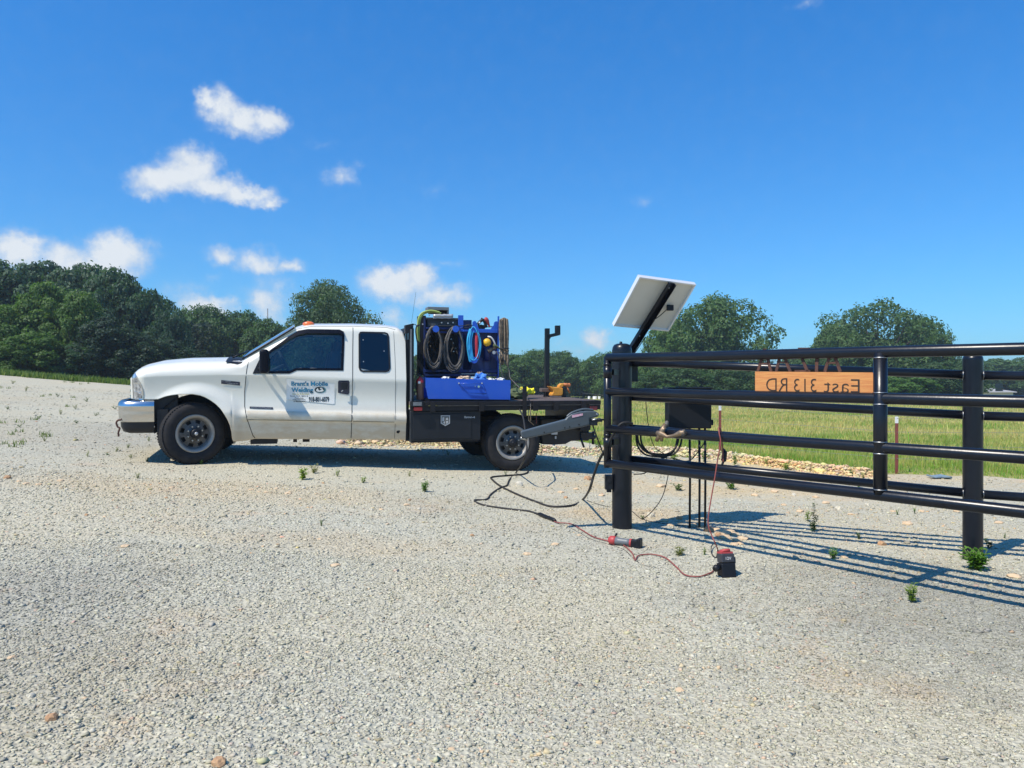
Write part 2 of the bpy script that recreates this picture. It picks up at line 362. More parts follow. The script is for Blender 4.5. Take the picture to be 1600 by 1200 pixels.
def gravel_material():
    m = bpy.data.materials.new('gravel'); m.use_nodes = True; t = m.node_tree; p = t.nodes['Principled BSDF']; nn = t.nodes; l = t.links
    p.inputs['Roughness'].default_value = .9; p.inputs['Specular IOR Level'].default_value = .2
    geo = nn.new('ShaderNodeNewGeometry')
    def noise(sc_, det=5, ro=.6):
        n = nn.new('ShaderNodeTexNoise'); n.inputs['Scale'].default_value = sc_; n.inputs['Detail'].default_value = det; n.inputs['Roughness'].default_value = ro
        l.new(geo.outputs['Position'], n.inputs['Vector']); return n
    def rng(s, a, b, c=0, d=1):
        r = nn.new('ShaderNodeMapRange'); l.new(s, r.inputs[0]); r.inputs[1].default_value = a; r.inputs[2].default_value = b; r.inputs[3].default_value = c; r.inputs[4].default_value = d; return r.outputs[0]
    def mix(f, a, b, bt='MIX'):
        x = nn.new('ShaderNodeMixRGB'); x.blend_type = bt
        if isinstance(f, float): x.inputs[0].default_value = f
        else: l.new(f, x.inputs[0])
        for i, v in ((1, a), (2, b)):
            if isinstance(v, tuple): x.inputs[i].default_value = (*v, 1)
            else: l.new(v, x.inputs[i])
        return x.outputs[0]
    vo = nn.new('ShaderNodeTexVoronoi'); vo.inputs['Scale'].default_value = 55; l.new(geo.outputs['Position'], vo.inputs['Vector'])
    sp = nn.new('ShaderNodeSeparateColor'); l.new(vo.outputs['Color'], sp.inputs[0])
    base = mix(rng(sp.outputs[0], 0, 1), (.385, .365, .285), (.55, .525, .405))
    base = mix(rng(noise(16, 4).outputs['Fac'], .42, .62, 0, .35), base, (.36, .34, .26))
    big = noise(.35, 6, .65)
    base = mix(rng(big.outputs['Fac'], .44, .62, 0, .55), base, (.50, .43, .295))
    base = mix(rng(noise(.9, 7, .7).outputs['Fac'], .58, .70, 0, .55), base, (.54, .41, .28))
    base = mix(rng(noise(.23, 4).outputs['Fac'], .5, .66, 0, .35), base, (.32, .315, .27))
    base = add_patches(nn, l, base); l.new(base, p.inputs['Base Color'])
    v2 = nn.new('ShaderNodeTexVoronoi'); v2.inputs['Scale'].default_value = 42; l.new(geo.outputs['Position'], v2.inputs['Vector'])
    bsum = nn.new('ShaderNodeMath'); bsum.operation = 'ADD'; l.new(v2.outputs['Distance'], bsum.inputs[0]); l.new(noise(9, 6, .75).outputs['Fac'], bsum.inputs[1])
    bp = nn.new('ShaderNodeBump'); bp.inputs['Strength'].default_value = .7; bp.inputs['Distance'].default_value = .018; l.new(bsum.outputs[0], bp.inputs['Height'])
    l.new(bp.outputs[0], p.inputs['Normal']); MT['gravel'] = m
gravel_material()
def vcol_material(name, rough=.85, trans=0.0, jitter=.25, jscale=2.0, spec=.25, objhue=0.0):
    m = bpy.data.materials.new(name); m.use_nodes = True; t = m.node_tree; nn = t.nodes; l = t.links; p = nn['Principled BSDF']
    p.inputs['Roughness'].default_value = rough; p.inputs['Specular IOR Level'].default_value = spec
    a = nn.new('ShaderNodeVertexColor'); a.layer_name = 'Col'; src = a.outputs['Color']
    if objhue:
        oi = nn.new('ShaderNodeObjectInfo'); mx_ = nn.new('ShaderNodeMixRGB'); mx_.blend_type = 'MULTIPLY'; mx_.inputs[0].default_value = 1
        l.new(src, mx_.inputs[1]); l.new(oi.outputs['Color'], mx_.inputs[2]); src = mx_.outputs[0]
    if name == 'pebble':
        geo = nn.new('ShaderNodeNewGeometry')
        for sc__, lo, hi, amt, cc2, bt in ((.9, .56, .70, .55, (1.12, .86, .66), 'MULTIPLY'), (.23, .50, .66, .75, (.72, .73, .78), 'MULTIPLY'), (.35, .44, .62, .6, (1.0, .96, .84), 'MULTIPLY')):
            nz = nn.new('ShaderNodeTexNoise'); nz.inputs['Scale'].default_value = sc__; nz.inputs['Detail'].default_value = 6; nz.inputs['Roughness'].default_value = .68; l.new(geo.outputs['Position'], nz.inputs['Vector'])
            rr = nn.new('ShaderNodeMapRange'); l.new(nz.outputs['Fac'], rr.inputs[0]); rr.inputs[1].default_value = lo; rr.inputs[2].default_value = hi; rr.inputs[4].default_value = amt
            mm = nn.new('ShaderNodeMixRGB'); mm.blend_type = bt; l.new(rr.outputs[0], mm.inputs[0]); l.new(src, mm.inputs[1]); mm.inputs[2].default_value = (*cc2, 1); src = mm.outputs[0]
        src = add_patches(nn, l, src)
    l.new(src, p.inputs['Base Color'])
    if trans:
        tr = nn.new('ShaderNodeBsdfTranslucent'); mi = nn.new('ShaderNodeMixShader'); mi.inputs[0].default_value = trans
        hs = nn.new('ShaderNodeMixRGB'); hs.blend_type = 'MULTIPLY'; hs.inputs[0].default_value = 1; hs.inputs[2].default_value = (1.5, 1.9, .7, 1); l.new(src, hs.inputs[1])
        l.new(hs.outputs[0], tr.inputs[0]); l.new(p.outputs[0], mi.inputs[1]); l.new(tr.outputs[0], mi.inputs[2]); l.new(mi.outputs[0], nn['Material Output'].inputs[0])
    MT[name] = m; return m
vcol_material('pebble'); vcol_material('leaf', .6, .3, objhue=1, spec=.3); vcol_material('grass', .7, .3); vcol_material('weed', .6, .3)
mat('bark', (.09, .07, .055), .9, col2=(.05, .04, .03), noise_amt=.3, noise_scale=8)

def field_material():
    m = bpy.data.materials.new('field_soil'); m.use_nodes = True; t = m.node_tree; nn = t.nodes; l = t.links; p = nn['Principled BSDF']; p.inputs['Roughness'].default_value = .95
    p.inputs['Specular IOR Level'].default_value = .1
    geo = nn.new('ShaderNodeNewGeometry'); mp = nn.new('ShaderNodeMapping'); mp.inputs['Scale'].default_value = (.35, 1, 1); l.new(geo.outputs['Position'], mp.inputs[0])
    def nz(s, d=6):
        n = nn.new('ShaderNodeTexNoise'); n.inputs['Scale'].default_value = s; n.inputs['Detail'].default_value = d; n.inputs['Roughness'].default_value = .7; l.new(mp.outputs[0], n.inputs['Vector']); return n.outputs['Fac']
    def mix(s, a, b, c0, c1):
        r = nn.new('ShaderNodeMapRange'); l.new(s, r.inputs[0]); r.inputs[1].default_value = a; r.inputs[2].default_value = b
        x = nn.new('ShaderNodeMixRGB'); l.new(r.outputs[0], x.inputs[0])
        for i, v in ((1, c0), (2, c1)):
            if isinstance(v, tuple): x.inputs[i].default_value = (*v, 1)
            else: l.new(v, x.inputs[i])
        return x.outputs[0]
    c = mix(nz(.12), .42, .6, (.23, .28, .06), (.46, .40, .16)); c = mix(nz(1.3), .45, .7, c, (.11, .17, .04)); c = mix(nz(6), .55, .75, c, (.38, .34, .18))
    l.new(c, p.inputs['Base Color']); bp = nn.new('ShaderNodeBump'); bp.inputs['Distance'].default_value = .15; bp.inputs['Strength'].default_value = .8; l.new(nz(7), bp.inputs['Height']); l.new(bp.outputs[0], p.inputs['Normal'])
    MT['field_soil'] = m
field_material()

# ------------------------------------------------------------------ ground
def grid(xs, ys, zoff, name, matn, keep=None):
    X, Y = np.meshgrid(xs, ys); Z = H(X, Y) + zoff
    V = np.stack([X.ravel(), Y.ravel(), Z.ravel()], 1); nx, ny = len(xs), len(ys)
    i = np.arange(nx - 1)[None, :] + nx * np.arange(ny - 1)[:, None]
    F = np.stack([i, i + 1, i + 1 + nx, i + nx], -1).reshape(-1, 4)
    if keep is not None:
        c = V[F].mean(1); F = F[keep(c[:, 0], c[:, 1])]
    me = npmesh(name, V, F, MT[matn], smooth=True); return link_mesh(name, me)
t_ = np.linspace(-1, 1, 260); xs = np.sinh(t_ * 5.5) / np.sinh(5.5) * 900
t2 = np.linspace(0, 1, 300); ys = -30 + 32 * np.minimum(t2 / .1, 1) + np.where(t2 > .1, (np.exp((t2 - .1) / .9 * 5.2) - 1) / (np.exp(5.2) - 1) * 1300, 0)
o = grid(xs, ys, -.03, 'grass_field', 'field_soil'); tag(o, kind='structure')
_ex = np.array([-90, -30, -8, -3, 0, 1.2, 2.2, 2.8, 4.3, 5.7, 7.2, 12, 60]); _ey = np.array([27.8, 27.8, 28, 25, 21, 18.8, 16.5, 14.6, 12.4, 11.6, 11.0, 10, 9.5])
def edge(x): return np.interp(x, _ex, _ey) + .25 * np.sin(np.asarray(x) * 2.1) + .12 * np.sin(np.asarray(x) * 5.7)
gx = np.concatenate([np.linspace(-60, -12, 80), np.linspace(-11.8, 12, 240), np.linspace(12.3, 60, 60)]); gy = np.linspace(0, 1, 220)
Xg = np.repeat(gx[None, :], len(gy), 0); Yg = -12 + (edge(gx)[None, :] + 12) * (gy[:, None]); Zg = H(Xg, Yg) + .004
Zg[-3:, :] -= np.array([.0, .02, .06])[:, None]
V = np.stack([Xg.ravel(), Yg.ravel(), Zg.ravel()], 1); i = np.arange(len(gx) - 1)[None, :] + len(gx) * np.arange(len(gy) - 1)[:, None]
F = np.stack([i, i + 1, i + 1 + len(gx), i + len(gx)], -1).reshape(-1, 4)
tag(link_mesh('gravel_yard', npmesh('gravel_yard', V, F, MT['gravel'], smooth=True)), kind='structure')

# loose stones as one sheet of gravel
CUBE = np.array([[-1,-1,-1],[1,-1,-1],[1,1,-1],[-1,1,-1],[-1,-1,1],[1,-1,1],[1,1,1],[-1,1,1]], float)
CF = np.array([[0,3,2,1],[4,5,6,7],[0,1,5,4],[1,2,6,5],[2,3,7,6],[3,0,4,7]])
def rotmats(n, rng):
    q = rng.normal(size=(n, 4)); q /= np.linalg.norm(q, axis=1)[:, None]; w, x, y, z = q.T
    return np.stack([1-2*(y*y+z*z), 2*(x*y-z*w), 2*(x*z+y*w), 2*(x*y+z*w), 1-2*(x*x+z*z), 2*(y*z-x*w), 2*(x*z-y*w), 2*(y*z+x*w), 1-2*(x*x+y*y)], 1).reshape(n, 3, 3)
def stones(P, size, cols, rng, flat=.5, sink=.28):
    n = len(P); v = CUBE[None] * .55 + rng.uniform(-.33, .33, (n, 8, 3)); v *= rng.uniform(.6, 1.25, (n, 1, 3))
    v[:, 4:, :2] *= rng.uniform(.45, .95, (n, 1, 1))
    v = np.einsum('nij,nkj->nki', rotmats(n, rng), v) * size[:, None, None]; v[:, :, 2] *= flat
    v += P[:, None, :]; v[:, :, 2] += (size * (.5 - sink) * flat)[:, None]
    F = (CF[None] + (np.arange(n) * 8)[:, None, None]).reshape(-1, 4)
    return v.reshape(-1, 3), F, np.repeat(cols, 8, 0)
def grav_cols(n, x, y, rng):
    g = rng.uniform(.33, .60, n) ** 1.0; c = np.stack([g, g * rng.uniform(.92, .965, n), g * rng.uniform(.68, .77, n)], 1)
    t = rng.random(n) < .035 + .10 * (np.sin(x * .9 + 1.5 * np.sin(y * .7)) > .75)
    c[t] = np.stack([rng.uniform(.46, .60, n), rng.uniform(.40, .48, n), rng.uniform(.26, .34, n)], 1)[t]
    d = rng.random(n) < .03; c[d] *= .62; return c
Vs = []; Fs = []; Cs = []; nb = 0
for y0, y1, den, sz in ((1.6, 3.9, 6200, .0068), (3.9, 5.6, 3400, .0076), (5.6, 8.5, 1100, .009), (8.5, 14, 200, .011), (14, 24, 40, .015)):
    ymid = y0; cnt = int(den * (y1 - y0) * (2 * .72 * (y0 + y1) / 2 + 1.2)); yy = np.sqrt(RNG.uniform(y0 ** 2, y1 ** 2, cnt)); xx = RNG.uniform(-1, 1, cnt) * (.72 * yy + .6)
    ok = yy < edge(xx) - .2; xx = xx[ok]; yy = yy[ok]; n = len(xx)
    sizes = sz * np.exp(RNG.normal(0, .38, n)); P = np.stack([xx, yy, H(xx, yy) + .004], 1)
    v, f, c = stones(P, sizes, grav_cols(n, xx, yy, RNG), RNG); Vs.append(v); Fs.append(f + nb); Cs.append(c); nb += len(v)
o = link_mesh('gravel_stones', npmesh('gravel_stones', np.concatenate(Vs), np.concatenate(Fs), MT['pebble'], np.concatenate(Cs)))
tag(o, 'loose grey crushed gravel covering the yard', 'gravel', kind='stuff')
# tan rubble along the field edge
rub = [(540,690),(640,692),(750,697),(850,704),(940,708),(1000,706),(1060,707),(1120,714),(1180,722),(1240,730),(1300,737),(1345,742)]
RP = [gpx(*q) for q in rub]; Vs = []; pts = []
for i in range(len(RP) - 1):
    for k in range(2500):
        t = random.random(); p = RP[i].lerp(RP[i + 1], t); w = random.gauss(0, .40)
        pts.append((p.x + random.gauss(0, .1), p.y + w + .1, abs(w)))
pts = np.array(pts); hump = .09 * np.exp(-(pts[:, 2] / .45) ** 2)
nfield_ = lambda x, y: np.sin(x * 1.9 + 1.1 * np.sin(y * 1.7)) * .6 + np.sin(y * 2.9 + x * .8) * .5
n = len(pts); P = np.stack([pts[:, 0], pts[:, 1], H(pts[:, 0], pts[:, 1]) + hump * RNG.uniform(0, 1, n)], 1)
cc_ = np.stack([RNG.uniform(.54, .76, n), RNG.uniform(.46, .62, n), RNG.uniform(.28, .40, n)], 1)
sz_ = .017 * np.exp(RNG.normal(0, .55, n))
for (xa_, xb_, ya_, yb2, m_) in ((.9, 6.5, 6.6, 11.5, 520), (-6.5, -.3, 7.2, 8.7, 420), (-2.5, .6, 5.2, 7.2, 160), (-9, -5, 8, 16, 200)):
    xq = RNG.uniform(xa_, xb_, m_); yq = RNG.uniform(ya_, yb2, m_); kq = nfield_(xq, yq) > .1; xq, yq = xq[kq], yq[kq]; P = np.concatenate([P, np.stack([xq, yq, H(xq, yq) + .003], 1)]); q_ = len(xq)
    cc_ = np.concatenate([cc_, np.stack([RNG.uniform(.50, .70, q_), RNG.uniform(.38, .52, q_), RNG.uniform(.20, .32, q_)], 1)]); sz_ = np.concatenate([sz_, .010 * np.exp(RNG.normal(0, .5, q_))])
v, f, c = stones(P, sz_, cc_, RNG)
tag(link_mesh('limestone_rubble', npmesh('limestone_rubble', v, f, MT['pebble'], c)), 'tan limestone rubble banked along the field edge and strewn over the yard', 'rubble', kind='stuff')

# individual tan rocks
def rock_mesh(seed, size, col):
    r = np.random.default_rng(seed); me = bpy.data.meshes.new('rock')
    import bmesh
    bm = bmesh.new(); bmesh.ops.create_icosphere(bm, subdivisions=2, radius=1)
    sx = r.uniform(.7, 1.3, 3)
    for v_ in bm.verts:
        d = 1 + .35 * mnoise.noise(v_.co * 1.3 + Vector((seed * 3.1, 0, 0))) + .12 * mnoise.noise(v_.co * 3.7)
        v_.co = Vector((v_.co.x * sx[0], v_.co.y * sx[1], v_.co.z * sx[2] * .62)) * d * size
        v_.co.x = round(v_.co.x / (size * .35)) * size * .35 * .5 + v_.co.x * .5
    bm.to_mesh(me); bm.free(); me.materials.append(MT[col]); return me
mat('rock_tan', (.56, .38, .21), .85, col2=(.62, .48, .32), noise_amt=.4, noise_scale=30, bump=.4, bump_scale=90)
mat('rock_rust', (.36, .19, .10), .85, col2=(.50, .32, .17), noise_amt=.4, noise_scale=30, bump=.4, bump_scale=90)
mat('rock_pale', (.60, .55, .42), .85, col2=(.5, .45, .36), noise_amt=.4, noise_scale=30, bump=.4, bump_scale=90)
ROCKP = [rock_mesh(k, .05, ['rock_tan', 'rock_tan', 'rock_rust', 'rock_pale'][k % 4]) for k in range(8)]
def rock(px, py, w, k, label, grp):
    p = gpx(px, py); s = w / FPX * p.y / .10
    o = link_mesh('rock', ROCKP[k % 8]); o.location = p + Vector((0, 0, .012 * s)); o.rotation_euler = (0, 0, random.uniform(0, 6.3)); o.scale = (s, s, s); return tag(o, label, 'rock', grp)
RK = [(19,1029,14,0),(80,1125,22,2),(48,1090,16,3),(194,1131,10,1),(342,1196,26,2),(1062,1080,16,0),(706,1172,12,0),(524,885,13,1),(486,1051,9,3),(480,1020,7,1),(132,1092,8,1),
 (1585,903,20,0),(1378,852,15,2),(1152,846,16,0),(1148,852,12,1),(1033,761,14,1),(811,759,15,3),(876,770,9,1),(884,779,8,2),(918,750,14,2),(1128,835,22,1),(1140,833,16,0),(1096,824,13,1),(1108,831,18,2),(1119,829,12,1),(1133,842,20,0),(1147,836,13,1),(1122,838,12,2),(1160,843,16,1),(1104,837,9,0),(1083,822,12,1),(1156,851,11,1),(985,824,10,1),(998,826,9,0),(1048,822,11,1),(1455,770,12,1),(1530,830,12,1),(1590,800,14,0),(1440,800,10,1),(1250,800,11,1),(1225,790,9,1),(1180,775,12,0),(1275,778,10,1),(1330,805,9,1),(940,775,10,1),(900,765,9,0),
 (1009,822,14,0),(1061,812,12,2),(1037,815,14,0),(1017,808,16,3),(1320,872,11,1),(195,855,13,1),(193,868,10,3),(500,843,7,1),(576,832,9,3),(823,867,12,1),(867,852,12,0),(916,863,9,3),(738,838,8,2),
 (432,764,7,0),(450,772,9,1),(475,764,8,3),(495,772,6,0),(636,790,9,1),(655,797,8,3),(640,782,6,2),(580,798,9,3),(596,797,8,0),(340,767,8,3),(268,763,8,1),(260,779,6,2),(95,752,9,1),(40,757,10,0),(60,758,9,1),
 (12,748,12,2),(30,753,8,0),(103,766,7,3),(135,806,7,2),(392,766,8,1),(405,769,6,0),(416,770,7,1),(505,756,5,2),(535,769,6,0),(1290,787,12,0),(1310,797,14,3),(1418,820,16,1),(1560,818,12,0),(1495,800,10,0),(1210,769,12,1),(1240,775,9,3),(1190,759,10,0),(1395,800,8,1),(1355,790,9,3)]
RL = {(19,1029):'small rust stone near the left photo edge, above the larger brown ones', (80,1125):'largest brown stone in the bottom left corner of the gravel', (48,1090):'pale stone just above the largest brown stone at bottom left', (342,1196):'rust stone cut by the bottom photo edge, left of centre', (1062,1080):'single pale tan stone on open gravel at lower right of centre',
 (706,1172):'single tan stone at the bottom edge near the centre', (524,885):'tan stone on open gravel below the rear of the cab', (1585,903):'tan stone by the right photo edge beyond the second fence post', (1378,852):'dark rust stone inside the gate shadow stripes', (1152,846):'upright pointed tan stone above and right of the standing battery tool',
 (1061,812):'rust stone at the left end of the control box shadow', (1037,815):'larger tan stone left of the control box shadow', (1009,822):'tan stone touching the right foot of the thick post', (918,750):'rust stone between rear wheel and thick post, under the hanging lead', (811,759):'pale yellow stone beside the crossing black cords',
 (1128,835):'broad tan stone at the foot of the hanging red cord', (1320,872):'rust stone touching the bright weed in the shadow stripes', (195,855):'upper of two small tan stones on the left gravel', (193,868):'lower of two small tan stones on the left gravel', (823,867):'tan stone left of the lying grinder and below the black plug',
 (884,779):'rust stone right beside the black lead bend', (432,764):'tan stone in the row of stones below the front door', (655,797):'round tan stone below the bright bushy weed'}
for px, py, w, k in RK: rock(px, py, w, k, RL.get((px, py), 'small tan or rust coloured stone lying loose on the grey gravel'), 'tan stones scattered over the gravel')
cl = [(370,769),(384,770),(399,771),(413,768),(432,763.5),(452,770),(285,764),(325,768),(18,750),(55,759),(75,757),(86,755)]

# ------------------------------------------------------------------ grass
def blades(x, y, h, w, col, rng, lean=.5, zo=-.02):
    n = len(x); a = rng.uniform(0, 2 * math.pi, n); dx, dy = np.cos(a) * w, np.sin(a) * w; z = H(x, y) + zo; la = rng.uniform(0, 2 * math.pi, n); ll = h * rng.uniform(.05, lean, n)
    b0 = np.stack([x - dx, y - dy, z], 1); b1 = np.stack([x + dx, y + dy, z], 1)
    m1 = np.stack([x + dx * .7 + np.cos(la) * ll * .35, y + dy * .7 + np.sin(la) * ll * .35, z + h * .6], 1); m0 = np.stack([x - dx * .7 + np.cos(la) * ll * .35, y - dy * .7 + np.sin(la) * ll * .35, z + h * .6], 1)
    t = np.stack([x + np.cos(la) * ll, y + np.sin(la) * ll, z + h], 1)
    V = np.stack([b0, b1, m1, m0, t], 1).reshape(-1, 3); k = np.arange(n) * 5
    F = np.concatenate([np.stack([k, k + 1, k + 2], 1), np.stack([k, k + 2, k + 3], 1), np.stack([k + 3, k + 2, k + 4], 1)])
    return V, F, np.repeat(col, 5, 0)
def nfield(x, y, s, seed): 
    return np.sin(x * s + seed) * np.sin(y * s * 1.3 + seed * 2.1) * .5 + np.sin(x * s * 2.3 + y * s * 1.1 + seed * 3) * .3 + np.sin(x * s * .6 - y * s * 3.1 + seed) * .2
parts = []
for (x0, x1, y0, y1, n, hh) in ((1.0, 16, 10.2, 20, 100000, .13), (.5, 30, 20, 38, 80000, .13), (-2, 60, 38, 75, 70000, .15)):
    x = RNG.uniform(x0, x1, n); y = RNG.uniform(y0, y1, n); ok = (y > edge(x) + .05) & (x < .78 * y) & (x > .02 * y); x = x[ok]; y = y[ok]; n = len(x)
    f = 1.2 * nfield(x, y, .42, 1.7) + .8 * nfield(x, y, 1.3, 5.1) + RNG.normal(0, .3, n) + np.clip((y - 14.5) / 7, -.5, .75); tan = np.clip(f * .9 + .30, 0, 1)[:, None]; tan = tan * (y > edge(x) + 1.0)[:, None]
    g = np.stack([RNG.uniform(.17, .30, n), RNG.uniform(.27, .40, n), RNG.uniform(.035, .08, n)], 1); tc_ = np.stack([RNG.uniform(.46, .62, n), RNG.uniform(.39, .51, n), RNG.uniform(.14, .21, n)], 1)
    h = hh * RNG.uniform(.4, 1.3, n) * (1 + .5 * nfield(x, y, 1.5, 4)); h *= .8 * np.clip((y - edge(x)) / 1.2, .35, 1) * (1 + 1.2 * (RNG.random(n) < .02)); sc_ = np.clip(y / 16, .8, 4)
    parts.append(blades(x, y, h, .0065 * sc_ * RNG.uniform(.6, 1.4, n), g * (1 - tan) + tc_ * tan, RNG))
# grassy strip on the left crest
x = RNG.uniform(-30, -7, 16000); y = 27.6 + np.abs(RNG.normal(0, 1.3, 16000)); f = RNG.random(16000)[:, None]
parts.append(blades(x, y, RNG.uniform(.08, .30, 16000), np.full(16000, .02), f * np.array([[.22, .26, .07]]) + (1 - f) * np.array([[.09, .15, .035]]), RNG))
nb = 0; VV = []; FF = []; CC = []
for v, f, c in parts: VV.append(v); FF.append(f + nb); CC.append(c); nb += len(v)
tag(link_mesh('meadow_grass', npmesh('meadow_grass', np.concatenate(VV), np.concatenate(FF), MT['grass'], np.concatenate(CC))), 'green and straw coloured grass of the field', 'grass', kind='stuff')
n = 2600; x = RNG.uniform(-16, 14, n); y = RNG.uniform(7, 27, n); ok = (nfield(x, y, 1.1, 2.2) > .42) & (y < edge(x)) & ((y > 13) | (x < -5)) & (np.abs(x) < .75 * y)
x = x[ok]; y = y[ok]; k = 14; x = np.repeat(x, k) + RNG.normal(0, .035, len(x) * k); y = np.repeat(y, k) + RNG.normal(0, .035, len(y) * k); n = len(x); f = RNG.random(n)[:, None]
v, f_, c = blades(x, y, RNG.uniform(.02, .09, n), np.full(n, .006), f * np.array([[.20, .22, .07]]) + (1 - f) * np.array([[.09, .15, .04]]), RNG, lean=1.0, zo=0)
tag(link_mesh('sparse_weeds', npmesh('sparse_weeds', v, f_, MT['weed'], c)), 'sparse tiny weeds coming up through the gravel', 'weeds', kind='stuff')
# ------------------------------------------------------------------ trees
def tree_proto(seed, Ht, R, nblob, nleaf, leaf, low=.12, shape='round', colr=((.030, .060, .018), (.06, .11, .028))):
    rng = np.random.default_rng(seed); C = []
    zm = {'round': .5, 'dome': .36, 'oval': .42}[shape]; pw = {'round': 2.2, 'dome': 2.5, 'oval': 2.1}[shape]
    ga = math.pi * (3 - math.sqrt(5)); H0 = low * Ht; HH = Ht - H0; ns = int(nblob * .72)
    for k in range(nblob):
        if k < ns:
            u = (k + .5) / ns; zz = u ** .85; ph = k * ga + rng.normal(0, .25); rad_ = rng.uniform(.80, .98)
        else: zz = rng.uniform(.1, .85); ph = rng.uniform(0, 6.28); rad_ = rng.uniform(.1, .65)
        t = abs(zz - zm) / ((1 - zm) if zz > zm else zm); env = max(0.0, 1 - t ** pw) ** (1 / pw) if zz > zm else 1 - .42 * t ** 2
        irr = 1 + .10 * math.sin(3 * ph + seed) + .09 * math.sin(5 * ph + 2.3 * seed) + .07 * math.sin(9 * zz + 2 * ph + seed) + rng.normal(0, .08)
        br = rng.uniform(.17, .27) * R * (1 if k < ns else 1.5); q = max(0, R * env * irr * rad_ - br * .55)
        C.append((q * math.cos(ph), q * math.sin(ph), H0 + zz * HH * (1 + rng.normal(0, .02)) - br * (.35 + .35 * zz), br, rng.uniform(0, 1), rng.uniform(.55, .85)))
    C = np.array(C); w = C[:, 3] ** 2; w /= w.sum(); idx = rng.choice(nblob, nleaf, p=w); B = C[idx]
    d = rng.normal(size=(nleaf, 3)); d /= np.linalg.norm(d, axis=1)[:, None]; d[:, 2] = np.where(rng.random(nleaf) < .45, np.abs(d[:, 2]), d[:, 2])
    rr = B[:, 3] * (rng.uniform(.45, 1.0, nleaf) ** .5) * (1 + .22 * np.sin(d[:, 0] * 5 + B[:, 4] * 20) * np.sin(d[:, 2] * 4 + B[:, 4] * 9)); stray = rng.random(nleaf) < .10; rr = np.where(stray, rr * 1.25, rr)
    P = B[:, :3] + d * rr[:, None] * np.array([1, 1, .8]); P[:, 2] = np.maximum(P[:, 2], .25)
    nrm = d + rng.normal(0, .55, (nleaf, 3)) + np.array([0, 0, .25]); nrm /= np.linalg.norm(nrm, axis=1)[:, None]
    a = np.cross(nrm, rng.normal(size=(nleaf, 3))); a /= np.linalg.norm(a, axis=1)[:, None]; b = np.cross(nrm, a)
    s = leaf * rng.uniform(.55, 1.3, nleaf)[:, None]; bend = nrm * s * .25
    V = np.stack([P - a * s, P - b * s * .55 + bend, P + a * s, P + b * s * .55 + bend], 1).reshape(-1, 3)
    F = (np.arange(nleaf) * 4)[:, None] + np.array([[0, 1, 2, 3]])
    mixv = np.clip(B[:, 4] * .6 + rng.uniform(0, .5, nleaf), 0, 1)[:, None]; col = np.array([colr[0]]) * (1 - mixv) + np.array([colr[1]]) * mixv
    cm = npmesh('crown', V, F, MT['leaf'], np.repeat(col, 4, 0))
    tb = MB(); r0 = R * .06; lean = rng.normal(0, .15, 2)
    top = Vector((lean[0], lean[1], Ht * .72)); tb.tube([(0, 0, -.3), (lean[0] * .2, lean[1] * .2, Ht * .2), (lean[0] * .6, lean[1] * .6, Ht * .45), top], [r0 * 1.25, r0, r0 * .7, r0 * .2], 8)
    for c in C[rng.choice(nblob, min(nblob, 16), replace=False)]:
        z0 = min(Ht * rng.uniform(.15, .45), max(.3, c[2] * .7)); st = Vector((lean[0] * z0 / Ht, lean[1] * z0 / Ht, z0)); en = Vector(c[:3]); mid = st.lerp(en, .5) + Vector((0, 0, -.05 * R))
        tb.tube([st, mid, en], [r0 * .45, r0 * .28, r0 * .1], 6)
    me = bpy.data.meshes.new('trunk'); me.from_pydata([tuple(q) for q in tb.v], [], tb.f); me.polygons.foreach_set('use_smooth', tb.sm); me.materials.append(MT['bark'])
    return cm, me, Ht, R
DK = ((.036, .072, .032), (.070, .122, .048)); LT = ((.07, .13, .03), (.14, .215, .05)); MD = ((.048, .092, .028), (.092, .155, .044))
PROT = {'dark': [tree_proto(1, 10, 4.2, 78, 34000, .16, .10, 'oval', DK), tree_proto(2, 10, 4.6, 84, 34000, .16, .08, 'dome', DK)],
        'light': [tree_proto(3, 7, 3.6, 64, 30000, .13, .03, 'dome', LT), tree_proto(4, 7, 3.2, 60, 28000, .13, .03, 'oval', LT)],
        'mid': [tree_proto(5, 10, 6.3, 84, 34000, .21, .12, 'dome', MD), tree_proto(6, 10, 6.0, 76, 34000, .21, .10, 'dome', MD), tree_proto(8, 10, 5.2, 70, 32000, .2, .03, 'round', MD)],
        'lone': [tree_proto(9, 10, 5.6, 120, 60000, .13, .03, 'round', ((.050, .090, .036), (.10, .155, .065)))],
        'open': [tree_proto(12, 10, 6.6, 66, 24000, .18, .10, 'oval', MD), tree_proto(15, 10, 6.6, 70, 24000, .18, .10, 'round', MD)]}
def tree(px, ytop, width, Y, kind, k, label, group, tint=(1, 1, 1), name='broadleaf_tree', base_z=None):
    x = (px - 800) / FPX * Y; z0 = hz(x, Y) if base_z is None else base_z; ztop = EYE.z + (600 - ytop) / FPX * Y
    cm, tm, Ht, R = PROT[kind][k % len(PROT[kind])]; h = ztop - z0; w = width / FPX * Y / 2 * 1.04
    r = empty(name, (x, Y, z0), label, 'tree', group); r.rotation_euler = (0, 0, random.uniform(0, 6.28)); r.scale = (w / R, w / R, h / Ht * 1.03)
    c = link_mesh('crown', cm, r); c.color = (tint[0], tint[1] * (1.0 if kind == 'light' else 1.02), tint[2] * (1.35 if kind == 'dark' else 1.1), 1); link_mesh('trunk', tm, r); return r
GL = 'trees of the dense wood on the left'; GM = 'distant trees behind the truck cab'; GR = 'trees beyond the field on the right'
